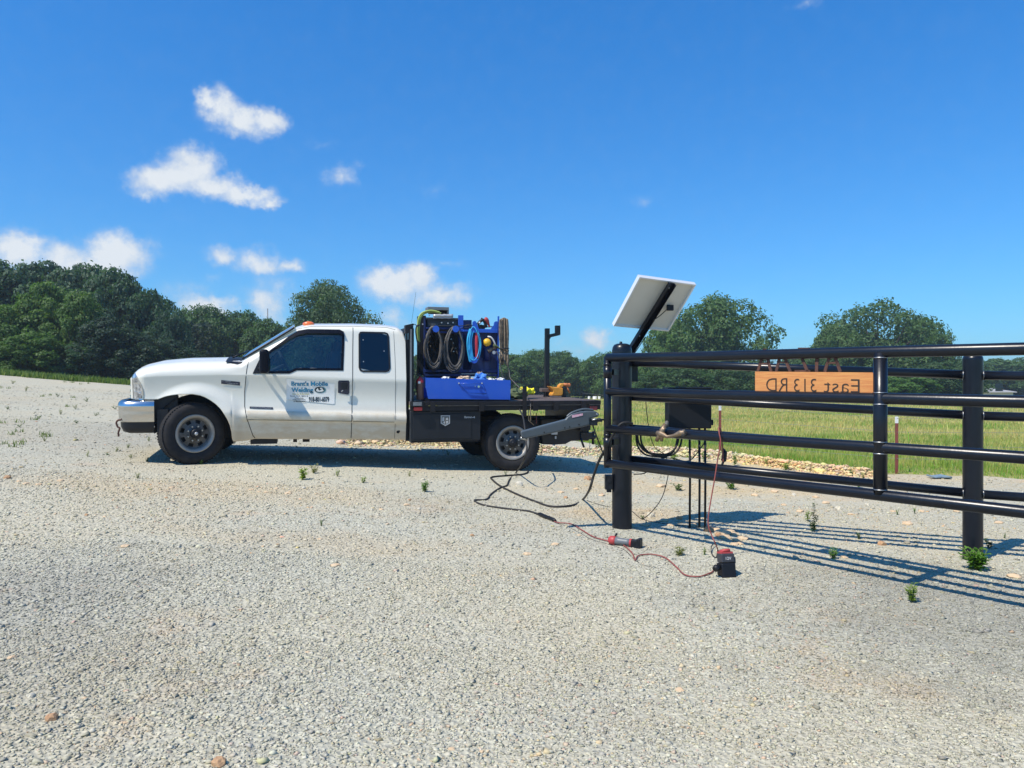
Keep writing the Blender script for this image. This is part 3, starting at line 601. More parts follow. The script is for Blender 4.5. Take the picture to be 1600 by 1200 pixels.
TR = [(-75,404,210,47,'dark',0,'tall dark tree cut by the left edge of the photo',GL,(1,1,1)),
 (8,414,190,46,'dark',1,'tall dark tree at the far left, just inside the photo edge',GL,(1,1,1)),
 (78,415,165,48,'dark',1,'tall dark tree second from the left along the wood skyline',GL,(.95,.95,1)),
 (128,418,150,47,'dark',1,'tall dark tree in the middle of the left wood skyline',GL,(1,1,1)),
 (176,425,130,45,'dark',1,'rounded dark tree forming the last high point of the left wood skyline',GL,(1,1,1.05)),
 (212,448,120,45,'dark',1,'dark tree where the left wood skyline starts to slope down to the truck',GL,(.95,1,1)),
 (244,466,105,47,'dark',1,'lower dark tree at the right shoulder of the left wood, above the hood',GL,(1,1.05,.95)),
 (264,490,80,44,'dark',1,'short dark tree closing the right end of the left wood',GL,(.85,.9,1)),
 (28,478,120,38,'light',0,'light green tree in front of the dark wood at far left',GL,(.8,.85,.8)),
 (72,446,110,39,'light',1,'tallest of the light green trees standing before the dark wood',GL,(.85,.9,.85)),
 (122,460,100,38,'light',0,'rounded light green tree in front of the dark wood, nearest the truck',GL,(.75,.8,.75)),
 (55,522,110,35,'light',1,'low light green bushy tree near the gravel crest at left',GL,(.7,.78,.7)),
 (5,535,90,34,'light',0,'low leafy bushy tree at the left photo edge behind the gravel crest',GL,(.7,.75,.7)),
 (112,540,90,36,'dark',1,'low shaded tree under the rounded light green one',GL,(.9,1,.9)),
 (165,500,110,37,'dark',0,'very dark shaded tree left of the truck headlight, inner row',GL,(.6,.6,.7)),  # low tint on this and the next two crowns: wood shade put into colour
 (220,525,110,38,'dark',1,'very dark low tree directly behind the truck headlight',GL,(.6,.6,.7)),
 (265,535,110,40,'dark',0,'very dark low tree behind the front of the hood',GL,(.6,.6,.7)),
 (285,487,70,66,'mid',2,'yellow green tree peeking over the end of the left wood',GM,(1.25,1.25,1)),
 (325,483,120,60,'mid',0,'grey green rounded tree above the middle of the hood',GM,(.95,.95,1.15)),
 (378,492,110,62,'mid',1,'grey green tree between the hood wood and the windshield',GM,(.9,.95,1.1)),
 (418,502,90,60,'mid',2,'grey green tree right in front of the windshield slope',GM,(.9,.95,1.1)),
 (448,513,70,62,'mid',0,'small green tree showing over the windshield top',GM,(1.1,1.1,1.05)),
 (514,444,136,52,'lone',0,'large rounded tree rising above the truck roof',GM,(1,1,1)),
 (640,560,120,80,'mid',1,'tree glimpsed between cab and welding machine',GM,(1,1,1)),
 (800,556,90,88,'mid',2,'green tree just right of the hanging brown leads',GR,(1.15,1.15,1)),
 (838,549,90,92,'mid',0,'green tree directly behind the black pipe stand',GR,(1.1,1.1,1)),
 (878,552,80,90,'mid',1,'tree just right of the black pipe stand',GR,(.95,1,1)),
 (912,566,60,96,'mid',2,'lower tree in the dip between pipe stand and gate post',GR,(1.1,1.15,1)),
 (948,553,80,88,'mid',0,'tree right behind the left end of the gate',GR,(1.05,1.1,1)),
 (1000,558,70,82,'mid',2,'tree just right of the thick gate post, under the solar panel arm',GR,(1.1,1.15,.95)),
 (1046,500,84,74,'mid',2,'smaller light lobe of trees under the solar panel',GR,(1.15,1.2,.95)),
 (1124,468,178,72,'open',0,'big spreading tree right of the solar panel',GR,(1,1.02,1)),
 (1060,575,130,66,'mid',1,'dark scrub tree under the big spreading tree, left side',GR,(.8,.85,.85)),
 (1165,570,130,66,'mid',0,'dark scrub tree under the big spreading tree, right side',GR,(.7,.75,.8)),
 (1242,556,70,90,'mid',1,'low tree in the gap above the wooden sign',GR,(.95,1,.95)),
 (1370,476,186,78,'open',1,'broad tree right of the wooden sign, tallest on the right',GR,(1.05,1.05,1.12)),
 (1305,512,90,76,'mid',0,'left lobe tree beside the tallest right tree',GR,(1.0,1.03,1.0)),
 (1440,505,100,77,'mid',1,'right lobe tree beside the tallest right tree',GR,(1.0,1.05,1.0)),
 (1400,585,120,64,'mid',2,'light scrub tree behind the gate upright',GR,(1.2,1.3,.9)),
 (1470,568,120,66,'mid',1,'dark scrub tree just left of the second fence post',GR,(.65,.7,.8)),
 (1300,578,120,68,'mid',0,'dark scrub tree behind the wooden sign',GR,(.8,.85,.85)),
 (1560,562,120,110,'mid',2,'distant tree over the small far roof',GR,(.95,1,1.15)),
 (1640,556,140,108,'mid',1,'distant tree at the right photo edge',GR,(.95,1,1.15)),
 (1505,562,90,104,'mid',0,'distant tree behind the second fence post',GR,(.85,.9,1.05))]
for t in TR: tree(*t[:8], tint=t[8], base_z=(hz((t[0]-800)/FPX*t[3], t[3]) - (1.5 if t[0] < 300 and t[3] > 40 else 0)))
# hedge-like far wood closing the horizon
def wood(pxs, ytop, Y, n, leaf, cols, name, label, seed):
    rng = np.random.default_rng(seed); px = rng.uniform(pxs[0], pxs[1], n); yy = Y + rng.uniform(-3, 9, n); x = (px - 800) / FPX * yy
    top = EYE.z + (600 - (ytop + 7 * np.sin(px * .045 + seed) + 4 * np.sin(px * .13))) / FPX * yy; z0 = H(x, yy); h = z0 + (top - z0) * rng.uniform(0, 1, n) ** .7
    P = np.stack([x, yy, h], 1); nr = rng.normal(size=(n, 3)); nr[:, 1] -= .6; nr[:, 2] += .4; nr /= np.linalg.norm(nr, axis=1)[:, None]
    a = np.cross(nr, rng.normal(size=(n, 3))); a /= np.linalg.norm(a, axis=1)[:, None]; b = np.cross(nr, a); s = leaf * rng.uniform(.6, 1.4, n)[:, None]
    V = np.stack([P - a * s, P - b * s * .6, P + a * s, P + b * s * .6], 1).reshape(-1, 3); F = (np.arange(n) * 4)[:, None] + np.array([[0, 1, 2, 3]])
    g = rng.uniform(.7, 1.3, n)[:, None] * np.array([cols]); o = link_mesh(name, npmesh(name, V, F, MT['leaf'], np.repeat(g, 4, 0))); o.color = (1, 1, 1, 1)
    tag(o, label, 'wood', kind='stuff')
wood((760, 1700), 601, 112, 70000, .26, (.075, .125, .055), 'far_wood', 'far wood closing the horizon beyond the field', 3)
wood((-150, 330), 505, 56, 50000, .17, (.028, .048, .028), 'wood_interior', 'shaded undergrowth filling the depth of the left wood', 5)  # dark leaf colour, with the shade inside the wood painted in
wood((250, 720), 560, 74, 36000, .20, (.06, .10, .045), 'far_thicket', 'thicket far behind the truck', 6)

# ------------------------------------------------------------------ weeds that stand out
def plant(px, py, hpx, wpx, n, label, colr, kind='tuft', group=None, name='weed_plant'):
    p = gpx(px, py); s = p.y / FPX; Hh = hpx * s * 1.08; W = wpx * s * 1.12; rng = np.random.default_rng(int(px * 7 + py)); V = []; F = []; C = []
    stems = MB()
    if kind == 'spike':
        st = [(0, 0, 0, .04), (.3, .1, 0, .55), (-.35, 0, 0, .35)]
    else: st = [(math.cos(a) * r_, math.sin(a) * r_, 0, rng.uniform(.6, 1)) for a, r_ in zip(rng.uniform(0, 6.3, max(5, n // 12)), rng.uniform(.1, 1, max(5, n // 12)))]
    k = 0
    for i in range(n):
        sx, sy, _, sh = st[i % len(st)]
        f = rng.uniform(.12, 1)
        if kind == 'spike':
            hh = Hh * (1 if i % len(st) == 0 else sh) * f; cx = sx * W * .8 * f; cy = sy * W * .5; L = W * .32 * (1.1 - .5 * f)
        else: hh = Hh * sh * f; cx = sx * W * .42 * f; cy = sy * W * .42 * f; L = W * .24
        a = rng.uniform(0, 6.3); up = rng.uniform(.1, 1.0); d = np.array([math.cos(a), math.sin(a), up]); d /= np.linalg.norm(d); sd_ = np.cross(d, [0, 0, 1]); sd_ /= np.linalg.norm(sd_) + 1e-6
        c0 = np.array([cx, cy, hh * .9]); w = L * .17
        V += [c0, c0 + d * L * .5 + sd_ * w, c0 + d * L + np.array([0, 0, -L * .25]), c0 + d * L * .5 - sd_ * w]; F.append((k, k + 1, k + 2, k + 3)); k += 4
        m_ = rng.random(); c = np.array(colr[0]) * (1 - m_) + np.array(colr[1]) * m_; C += [c] * 4
    r = empty(name, tuple(p), label, 'weed', group)
    link_mesh('leaves', npmesh('leaves', np.array(V), np.array(F), MT['weed'], np.array(C)), r)
    for sx, sy, _, sh in st:
        hh = Hh if (kind == 'spike' and sx == 0) else Hh * sh; stems.tube([(0, 0, -.01), (sx * W * .2, sy * W * .2, hh * .5), (sx * W * .4, sy * W * .4, hh * .9)], [max(.002, W * .012)] * 3, 5)
    stems.build('stem', MT['stem_green'], r)
mat('stem_green', (.10, .14, .04), .7)
BR = ((.06, .15, .02), (.16, .30, .05)); YG = ((.14, .22, .04), (.30, .38, .08)); DG = ((.035, .08, .02), (.08, .14, .035)); DRY = ((.16, .18, .07), (.34, .30, .16))
plant(664, 769, 18, 19, 150, 'bright green bushy weed alone on the gravel, below the flatbed toolbox', BR)
plant(568, 755, 13, 14, 70, 'small weed between the bright bushy weed and the cab shadow', YG)
plant(527, 745, 13, 11, 50, 'small upright weed below the rear of the cab', YG)
plant(473, 750, 20, 26, 110, 'straggly pale weed clump below the front door', YG)
plant(490, 740, 14, 20, 70, 'thin weed touching the straggly clump below the front door', DRY)
plant(314, 726, 12, 11, 50, 'little green weed in front of the front tyre', BR)
plant(502, 823, 11, 8, 30, 'tiny dark sprout on open gravel well below the door sign', DG)
plant(1272, 831, 47, 20, 170, 'tall narrow weed standing in the gate shadow', DG, 'spike')
plant(1262, 815, 20, 18, 60, 'low sprig at the left foot of the tall narrow weed', YG)
plant(1302, 874, 18, 20, 110, 'bright weed between gate shadow stripes, below the sign', BR)
plant(1342, 843, 13, 13, 60, 'small weed right of the tall narrow one in the shadow stripes', DG)
plant(1426, 942, 30, 28, 150, 'yellow green weed nearest the camera, right of centre', YG)
plant(1527, 892, 34, 46, 330, 'leafy dark green weed at the foot of the second fence post', BR)
plant(1546, 858, 16, 22, 70, 'small weed behind the foot of the second fence post', DG)
plant(1060, 869, 14, 26, 70, 'dry weed patch between the two power tools', DRY)
plant(1101, 868, 15, 12, 40, 'small grassy sprout left of the standing battery tool', YG)
plant(1060, 767, 12, 24, 60, 'dull weed on gravel left of the three conduits', DG)
plant(1142, 765, 18, 24, 110, 'green weed right under the lowest rail, right of the red cord', BR)
plant(1148, 728, 20, 16, 90, 'bright weed on the rubble bank right of the red cord', BR)
plant(1200, 728, 16, 14, 70, 'bright weed on the rubble bank left of the middle of the sign', YG)
plant(1228, 735, 16, 20, 80, 'bright weed on the rubble bank under the sign letters', YG)
plant(1100, 722, 20, 16, 80, 'bright weed on the rubble bank behind the conduits', BR)
plant(1054, 720, 14, 22, 70, 'weed on the rubble bank under the drooping cables', YG)
plant(1331, 744, 14, 12, 60, 'weed at the right end of the rubble bank beside the gate upright', BR)
plant(1349, 748, 11, 11, 50, 'smaller weed against the gate upright at the end of the rubble bank', BR)
plant(935, 706, 26, 20, 110, 'pale weed on the rubble behind the truck hitch', YG)
plant(1402, 805, 10, 8, 30, 'tiny sprout on gravel below the second T-post', BR)
plant(1429, 803, 11, 10, 40, 'tiny sprout on gravel right of the one below the second T-post', YG)
plant(1341, 762, 9, 12, 40, 'small weed on pale gravel above the lowest rail', BR)
plant(1570, 842, 9, 9, 30, 'tiny weed near the right photo edge', DG)
for px, py in ((60,655),(120,662),(182,706),(200,700),(232,690),(168,712),(136,714),(205,716),(215,748),(230,722),(118,640),(95,648),(150,650),(30,668),(70,690),(12,640),(180,640),(640,745),(700,712),(845,712),(790,745),(862,706),(1005,812),(90,620),(40,612),(135,628),(20,600)):
    plant(px, py, 6 + (px * 7) % 6, 11, 26, 'small dull green weed sprouting from the gravel', DRY if px % 3 else DG, group='small weeds dotted over the gravel')

# ------------------------------------------------------------------ truck frame: x = along the truck towards its tail, y = away from the camera, z = up
TO = Vector((-3.935, 9.5, EYE.z - 126 / FPX * 9.5)); TM = Matrix.Translation(TO) @ Matrix.Rotation(math.atan2(1.1, 3.953), 4, 'Z') @ Matrix.Rotation(rad(1.3), 4, 'X'); TI = TM.inverted()
def T(px, py, w=0.0):
    o = TI @ EYE; d = TI.to_3x3() @ Vector(((px - 800) / FPX, 1, -(py - 600) / FPX)); k = (w - o.y) / d.y; p = o + d * k; return p
def sz(lst, w=0.0): return [(T(x, y, w).x, T(x, y, w).z) for x, y in lst]
def interp(lst):
    a = np.array(sorted(lst)); return lambda s: float(np.interp(s, a[:, 0], a[:, 1]))
BW = 2.0
zt_hood = sz([(199,600),(201,590),(205.5,581),(213,576),(221,573),(247,567),(290,563.5),(353,562.5)], .12)
zt_cab = sz([(377,564.5),(390,556.5),(463,512.5),(474,508.8),(486,507),(553,506.8),(605,508.6),(622,511),(630,517),(635,532)], .18)
ZT = interp(zt_hood + zt_cab); ZC = interp(sz([(200,592),(223,590),(247,588),(290,587),(344,586),(388,586),(550,592.6),(635,595)]))
ZM1 = interp(sz([(330,640),(400,641),(549,643.5),(635,645.7)])); ZM2 = interp(sz([(330,655),(400,655.5),(549,658),(635,660)])); ZS = interp(sz([(200,686),(398,686),(635,688)]))
arch = [(246.5,624),(257.5,619.8),(268,617.6),(279,616.3),(300.8,616),(312,617.8),(320,620.6),(329,625.5),(337.7,631.7),(345,638.8),(350.7,646.8),(355.5,655),(359.3,664),(361.5,674),(362.6,685.8)]
ZBn = interp(sz([(199,624.5),(240,624.5)] + arch + [(364,690),(370,690.3),(384,689.5),(398,686.3),(635,688)]))
AC = T(305, 676); AR = 59 / 127.0
s0 = T(196.5, 600).x; s1 = T(635, 600).x; sb0 = T(345, 600).x; sb1 = T(375, 600).x
def sst(x, a, b): t = min(1, max(0, (x - a) / (b - a))); return t * t * (3 - 2 * t)
def W(s, z):
    zc = ZC(s); zs = ZS(s); q = s - s0; nose = .26 * max(0, 1 - q / .22) ** 2.2 if q < .22 else 0
    if z <= zc:
        a = (zc - z) / (zc - zs); w = .010 + .030 * math.sin(math.pi * min(a / .60, 1)) ** 1.0
        if a > .60: w += .055 * ((a - .60) / .40) ** 1.6
        fm = sst(s, T(366, 640).x, T(386, 640).x); z1 = ZM1(s); z2 = ZM2(s)
        if fm > 0: w += (-.030 * sst(z, z2 - .012, z2 + .01) * (1 - sst(z, z1 - .045, z1 + .01))) * fm - .0 * fm
        r = math.hypot(s - AC.x, z - AC.z); fl = 1 - sst(r, AR + .01, AR + .17)
        if s < T(385, 640).x: w -= .050 * fl * (1 - sst(s, T(366, 640).x, T(384, 640).x))
        return w + nose
    zt = ZT(s); b = sst(s, sb0, sb1); t = min(1, (z - zc) / max(.02, zt - zc)); hood = .010 + .30 * (1 - math.sqrt(max(0, 1 - t ** 2.2)))
    cr = .10; u = max(0, min(1, (z - (zt - cr)) / cr)); lean = .010 + .035 * sst(z, zc, zc + .05) * 0 + (z - zc) * .20; cab = lean + .13 * (1 - math.sqrt(max(0, 1 - u * u)))
    return hood * (1 - b) + cab * b + nose
def crown(s, w):
    e = W(s, ZT(s) - .0005); t = max(0, min(1, (w - e) / (BW - 2 * e))); return ZT(s) + .045 * math.sin(math.pi * t) ** .7
ss = sorted(set([round(x, 4) for x in list(np.arange(s0, s1, .022)) + list(np.linspace(T(350, 650).x, T(366, 650).x, 22)) + list(np.linspace(s0, s0 + .2, 16)) + [s1]]))
NL, NU, NT = 26, 34, 7
pts = []; nv = None
for s in ss:
    zc = ZC(s); zb = min(ZBn(s), zc - .02); zt = ZT(s); col = []
    if zt < zc + .01: zt = zc + .01
    wb = W(s, zb); col.append((s, wb + .06, zb + .004)); col.append((s, wb + .012, zb))
    for k in range(NL + 1): z = zb + (zc - zb) * k / NL; col.append((s, W(s, z), z))
    for k in range(1, NU + 1): z = zc + (zt - zc) * (1 - (1 - k / NU) ** 1.25); col.append((s, W(s, z), z))
    e = col[-1][1]
    for k in range(1, NT + 1): w = e + (BW / 2 - e) * k / NT; col.append((s, w, crown(s, w)))
    col += [(p[0], BW - p[1], p[2]) for p in col[:-1][::-1]]; pts.append(col)
nr = len(pts[0]); NS = len(ss)
V = np.array(pts).reshape(-1, 3)
fw = sz([(395.5,583),(405,562.5),(423,546.5),(451,525.8),(466,516.9),(481,514.4),(531,515.3),(537,518),(538.5,524),(538,540),(536,579),(464,578.6),(452.5,583.6),(395.5,583.6)], .09)
rw = sz([(563,518.2),(567,517.8),(602,518.6),(606.5,520.5),(608.3,525),(609.6,575),(607,580),(602,581.6),(566,581.2),(561.5,579),(559.8,574),(560.5,522)], .09)
def inside(p, poly):
    c = False; n = len(poly); j = n - 1
    for i in range(n):
        if (poly[i][1] > p[1]) != (poly[j][1] > p[1]) and p[0] < (poly[j][0] - poly[i][0]) * (p[1] - poly[i][1]) / (poly[j][1] - poly[i][1]) + poly[i][0]: c = not c
        j = i
    return c
def inset(poly, d):
    n = len(poly); A = sum(poly[i][0] * poly[(i + 1) % n][1] - poly[(i + 1) % n][0] * poly[i][1] for i in range(n)); sg = 1 if A > 0 else -1; out = []
    for i in range(n):
        p0 = Vector(poly[i - 1]); p1 = Vector(poly[i]); p2 = Vector(poly[(i + 1) % n]); a = (p1 - p0).normalized(); b = (p2 - p1).normalized()
        na = Vector((-a.y, a.x)) * sg; nb_ = Vector((-b.y, b.x)) * sg; m_ = (na + nb_); l = m_.length
        m_ = m_ / l if l > 1e-6 else na; k = d / max(.45, m_.dot(na)); out.append((p1.x + m_.x * k, p1.y + m_.y * k))
    return out
hole = inset(fw, .020)
d1 = [T(388, 564), T(384, 590), T(381.5, 612), T(382, 635), T(386, 655), T(394.7, 681)]; D1 = interp([(p.z, p.x) for p in d1])
sd2 = T(550.5, 640).x; sd3 = T(617.8, 640).x; wtop = T(500, 511, .1).z
F_all = {'cab_body': [], 'front_door': [], 'rear_door': []}
ws0 = T(379, 566, .1).x; ws1 = T(461, 514, .1).x
for i in range(NS - 1):
    for k in range(nr - 1):
        f = (i * nr + k, (i + 1) * nr + k, (i + 1) * nr + k + 1, i * nr + k + 1); c = V[list(f)].mean(0)
        nk = k; side = nk < 2 + NL + 1 + NU - 1 or nk >= nr - (2 + NL + 1 + NU)
        if side and inside((c[0], c[2]), hole): continue
        topz = not side
        if topz and ws0 + .03 < c[0] < ws1 - .02 and .16 < c[1] < BW - .16 and 2 + NL + NU < k < nr - 3 - NL - NU: continue
        if side and c[2] < wtop and c[1] < .5:
            if D1(c[2]) < c[0] < sd2 and c[2] < ZT(c[0]) - .05: F_all['front_door'].append(f); continue
            if sd2 <= c[0] < sd3: F_all['rear_door'].append(f); continue
        F_all['cab_body'].append(f)
full = bpy.data.meshes.new('full'); allf = [f for q in F_all.values() for f in q]; full.from_pydata([tuple(p) for p in V], [], allf); full.update()
cap_r = None
VN = np.zeros((len(V), 3)); fn = np.array(allf); a_ = V[fn[:, 1]] - V[fn[:, 0]]; b_ = V[fn[:, 3]] - V[fn[:, 0]]; c_ = V[fn[:, 2]] - V[fn[:, 1]]; nn_ = np.cross(a_, b_) + np.cross(c_, V[fn[:, 3]] - V[fn[:, 2]]) * 0
for q in range(4): np.add.at(VN, fn[:, q], nn_)
ctr = np.array([[(s0 + s1) / 2, BW / 2, .9]]); l_ = np.linalg.norm(VN, axis=1)[:, None]; VN = VN / np.maximum(l_, 1e-9)
if (VN[:, 1] * (V[:, 1] - 1)).sum() < 0: VN = -VN; flip = True
else: flip = False
truck = empty('flatbed_truck', (0, 0, 0), 'white extended cab flatbed work truck with open welding gear behind the cab', 'truck', M=TM)
bpy.data.meshes.remove(full)
def submesh(name, faces, parent, mt='truck_white'):
    fa = np.array(faces); 
    if flip: fa = fa[:, ::-1]
    u, inv = np.unique(fa, return_inverse=True); inv = inv.reshape(fa.shape); me = npmesh(name, V[u], inv, MT[mt], smooth=True)
    try: me.normals_split_custom_set_from_vertices([tuple(x) for x in VN[u]])
    except Exception as e: print('normals', e)
    return link_mesh(name, me, parent)
body = submesh('cab_body', F_all['cab_body'], truck); door = submesh('front_door', F_all['front_door'], truck); rdoor = submesh('rear_door', F_all['rear_door'], truck)
def surf(poly, off, rows=10, cols=10, far=False, mb=None):
    """patch lying on the body side over a polygon in (along, up)"""
    m = mb or MB(); zs_ = [p[1] for p in poly]; za, zb = min(zs_), max(zs_); g = []
    for i in range(rows + 1):
        z = za + (zb - za) * min(max(i / rows, .002), .998); xs_ = []
        for j in range(len(poly)):
            p, q = poly[j - 1], poly[j]
            if (p[1] > z) != (q[1] > z): xs_.append(p[0] + (q[0] - p[0]) * (z - p[1]) / (q[1] - p[1]))
        a, b = min(xs_), max(xs_); g.append([(a + (b - a) * k / cols, z) for k in range(cols + 1)])
    vs = []
    for r in g:
        for (s, z) in r: w = W(s, z) + off; vs.append((s, BW - w if far else w, z))
    fs = [(i * (cols + 1) + k, i * (cols + 1) + k + 1, (i + 1) * (cols + 1) + k + 1, (i + 1) * (cols + 1) + k) for i in range(rows) for k in range(cols)]
    return m.add(vs, fs, True)
def dens_(poly, step=.04):
    out = []
    for i in range(len(poly)):
        a = Vector(poly[i]); b = Vector(poly[(i + 1) % len(poly)]); n = max(1, int((b - a).length / step))
        for k in range(n): q = a.lerp(b, k / n); out.append((q.x, q.y))
    return out
def ring(poly, d, off, mb=None, far=False, depth=.010):
    m = mb or MB(); n0 = len(poly); inn = inset(poly, d); P = []; Qn = []
    for i in range(n0):
        a = Vector(poly[i]); b = Vector(poly[(i + 1) % n0]); c = Vector(inn[i]); e = Vector(inn[(i + 1) % n0]); n = max(1, int((b - a).length / .04))
        for k in range(n): P.append(a.lerp(b, k / n)); Qn.append(c.lerp(e, k / n))
    f = (lambda p, o: (p.x, BW - (W(p.x, p.y) + o), p.y)) if far else (lambda p, o: (p.x, W(p.x, p.y) + o, p.y))
    n = len(P); m.add([f(p, off) for p in P] + [f(p, off) for p in Qn] + [f(p, off + depth) for p in Qn] + [f(p, off + depth) for p in P], [((i), (i + 1) % n, n + (i + 1) % n, n + i) for i in range(n)] + [(n + i, n + (i + 1) % n, 2 * n + (i + 1) % n, 2 * n + i) for i in range(n)] + [(3 * n + i, 3 * n + (i + 1) % n, (i + 1) % n, i) for i in range(n)])
    return m
def line(pxs, r=.0042, off=-.001, w=0.0, mb=None):
    m = mb or MB(); P = [T(x, y, w) for x, y in pxs]; Q = []
    for i in range(len(P) - 1):
        n = max(1, int((P[i + 1] - P[i]).length / .04))
        for k in range(n): q = P[i].lerp(P[i + 1], k / n); Q.append((q.x, W(q.x, q.z) + off, q.z))
    q = P[-1]; Q.append((q.x, W(q.x, q.z) + off, q.z)); return m.tube(Q, r, 6)
mat('box_black', (.008, .010, .014), .45, 0, spec=.35, col2=(.014, .016, .02), noise_amt=.2, noise_scale=3); mat('trim_black', (.004, .005, .010), .4, 0, spec=.12); mat('moulding', (.66, .63, .53), .4, 0, .3, col2=(.50, .42, .30), noise_amt=.3, noise_scale=4); mat('rim_ring', (.36, .34, .305), .45, .3, col2=(.25, .23, .21), noise_amt=.4, noise_scale=14); mat('gap_dark', (.012, .012, .012), .9)
# side windows
ring(fw, .030, -.006).build('window_trim', MT['trim_black'], door)
surf(inset(fw, .030), .012, 14, 4).build('window_glass', MT['tint_glass'], door, recalc=False)
m = ring(fw, .034, -.006, far=True); m.build('far_window_trim', MT['plastic_black'], body); surf(inset(fw, .03), .012, 14, 4, far=True).build('far_window', MT['tint_glass'], body, recalc=False)
vis = sz([(424,546),(451,525.2),(466,516.2),(481,514),(531,514.8),(537,517.5),(538.6,522.5),(536,524),(480,522.6),(469,526),(455,535),(430,551)], .09)
m = MB(); vp = sz([(430,542),(451,525.2),(466,516.2),(481,513.8),(531,514.6),(537.5,518)], .09); vq = sz([(432,544),(453,529.5),(468,522.5),(481,520.5),(531,521),(537.5,523.5)], .09)
vs = [(s, W(s, z) - .008, z) for s, z in vp] + [(s, W(s, z) - .040, z) for s, z in vq]; m.add(vs, [(i, i + 1, 7 + i, 6 + i) for i in range(5)], True); m.build('rain_visor', MT['trim_black'], door)
ring(rw, .022, -.008).build('window_trim', MT['plastic_black'], rdoor); surf(inset(rw, .012), -.006, 14, 4).build('window_glass', MT['privacy_glass'], rdoor, recalc=False)
m = MB()
for x, y in ((567.5, 531), (600, 548.5), (567.5, 565)): p = T(x, y, .09); m.tube([(p.x, W(p.x, p.z) - .004, p.z), (p.x, W(p.x, p.z) - .010, p.z)], .007, 8)
m.build('window_clip', MT['silver_mark'], rdoor)
# panel gaps
line([(388,564.5),(385.5,576),(384,590),(381.8,612),(382,635),(386,655),(394.7,681),(398,685)]).build('front_gap', MT['gap_dark'], door)
line([(552.8,511),(551.8,545),(551,592),(550,640),(549,685)], .0045).build('rear_gap', MT['gap_dark'], door)
m = line([(617,517),(618.2,560),(618.2,640),(617.3,686)], .0022); m.build('rear_gap', MT['gap_dark'], rdoor)
line([(390,557),(421,537),(463,514.5),(486,510),(553,509.7),(605,511.5),(618,515)], .0025, w=.14).build('roof_gutter', MT['gap_dark'], body)
# windshield, cowl, wiper
m = MB(); n = 16; rows = 10; vs = []
for i in range(rows + 1):
    s = ws0 + (ws1 - ws0) * i / rows
    for k in range(n + 1): w = .125 + (BW - .25) * k / n; vs.append((s - .008, w, crown(s, w) + .014 + .035 * math.sin(math.pi * k / n) ** .5))
m.add(vs, [(i * (n + 1) + k, i * (n + 1) + k + 1, (i + 1) * (n + 1) + k + 1, (i + 1) * (n + 1) + k) for i in range(rows) for k in range(n)], True)
wsg = m.build('windshield', MT['screen_glass'], truck)
def edge_rib(k0, k1, s_a, s_b, wA, wB, name, mt, r, lift):
    m = MB()
    for w_ in (wA, BW - wA): m.tube([(s_a + (s_b - s_a) * t / 10 - .006, w_, crown(s_a + (s_b - s_a) * t / 10, w_) + lift) for t in range(11)], r, 6)
    return m.build(name, MT[mt], wsg)
edge_rib(0, 0, ws0, ws1, .130, 0, 'windshield_seal', 'plastic_black', .012, .014)
m = MB(); vs = []; sA, sB = T(352.5, 566, .1).x, T(381, 566, .1).x
for i in range(5):
    s = sA + (sB - sA) * i / 4
    for k in range(9): w = .09 + (BW - .18) * k / 8; vs.append((s, w, crown(s, max(w, .1)) + .007 - (.03 if k in (0, 8) else 0)))
m.add(vs, [(i * 9 + k, i * 9 + k + 1, (i + 1) * 9 + k + 1, (i + 1) * 9 + k) for i in range(4) for k in range(8)], True); m.build('cowl', MT['plastic_black'], body)
ck = sz([(352,563.5),(378,565),(379,567.5),(371,569.5),(359,567.5)], .1); surf(ck, -.004, 4, 6).build('cowl_side', MT['plastic_black'], body)
m = MB(); a = Vector((T(362, 566, .2).x, .35, crown(sA, .35) + .02)); m.tube([a, a + Vector((.10, .05, .05)), a + Vector((.17, .45, .10))], .010, 6); m.build('wiper', MT['plastic_black'], wsg)
# rear wall of the cab
m = MB(); col = [p for p in pts[-1]]; cpt = (s1, BW / 2, 1.1)
vs = [tuple(p) for p in col] + [cpt]; m.add(vs, [(k, k + 1, len(col)) for k in range(len(col) - 1)]); m.build('rear_wall', MT['truck_white'], body)
m = MB(); col = pts[0]; vs = [tuple(p) for p in col] + [(s0 - .02, BW / 2, .9)]; m.add(vs, [(k, k + 1, len(col)) for k in range(len(col) - 1)]); m.build('grille', MT['grey_paint'], body)
m = MB(); 
for k in range(5): m.bx((s0 - .035, .42, .68 + k * .07), (s0 - .018, BW - .42, .71 + k * .07))
m.build('grille_bars', MT['chrome'], body)
# moulding, dirt line, badges, handle, fuel hole
mo = sz([(385,641.5),(549,644),(549,657.7),(388.5,655)]); surf(inset(mo, .002), -.004, 5, 20).build('side_moulding', MT['moulding'], door)
mo = sz([(552,644),(616,645.2),(616,659),(552,657.8)]); surf(mo, -.004, 5, 10).build('side_moulding', MT['moulding'], rdoor)
m = line([(387.5,655.8),(470,657),(549,658.3)], .004, -.006); m.build('moulding_lip', MT['dirt_line'] if 'dirt_line' in MT else mat('dirt_line', (.30, .25, .18), .8), door)
m = line([(552,658.4),(616,659.6)], .004, -.006); m.build('moulding_lip', MT['dirt_line'], rdoor)
b1 = sz([(345.5,594),(374.8,595),(374.8,602.6),(345.2,601.5)]); bd = surf(b1, -.005, 3, 6).build('fender_badge', MT['badge'], body)
p = T(347.5, 597.2); text_mesh('F - SERIES', .010, MT['silver_mark'], 'lettering', bd, (p.x, W(p.x, p.z) - .007, p.z), (1, 0, 0), (0, 0, 1), width=.10)
p = T(355, 600.6); text_mesh('SUPER DUTY', .012, MT['silver_mark'], 'lettering', bd, (p.x, W(p.x, p.z) - .007, p.z), (1, 0, 0), (0, 0, 1), width=.13)
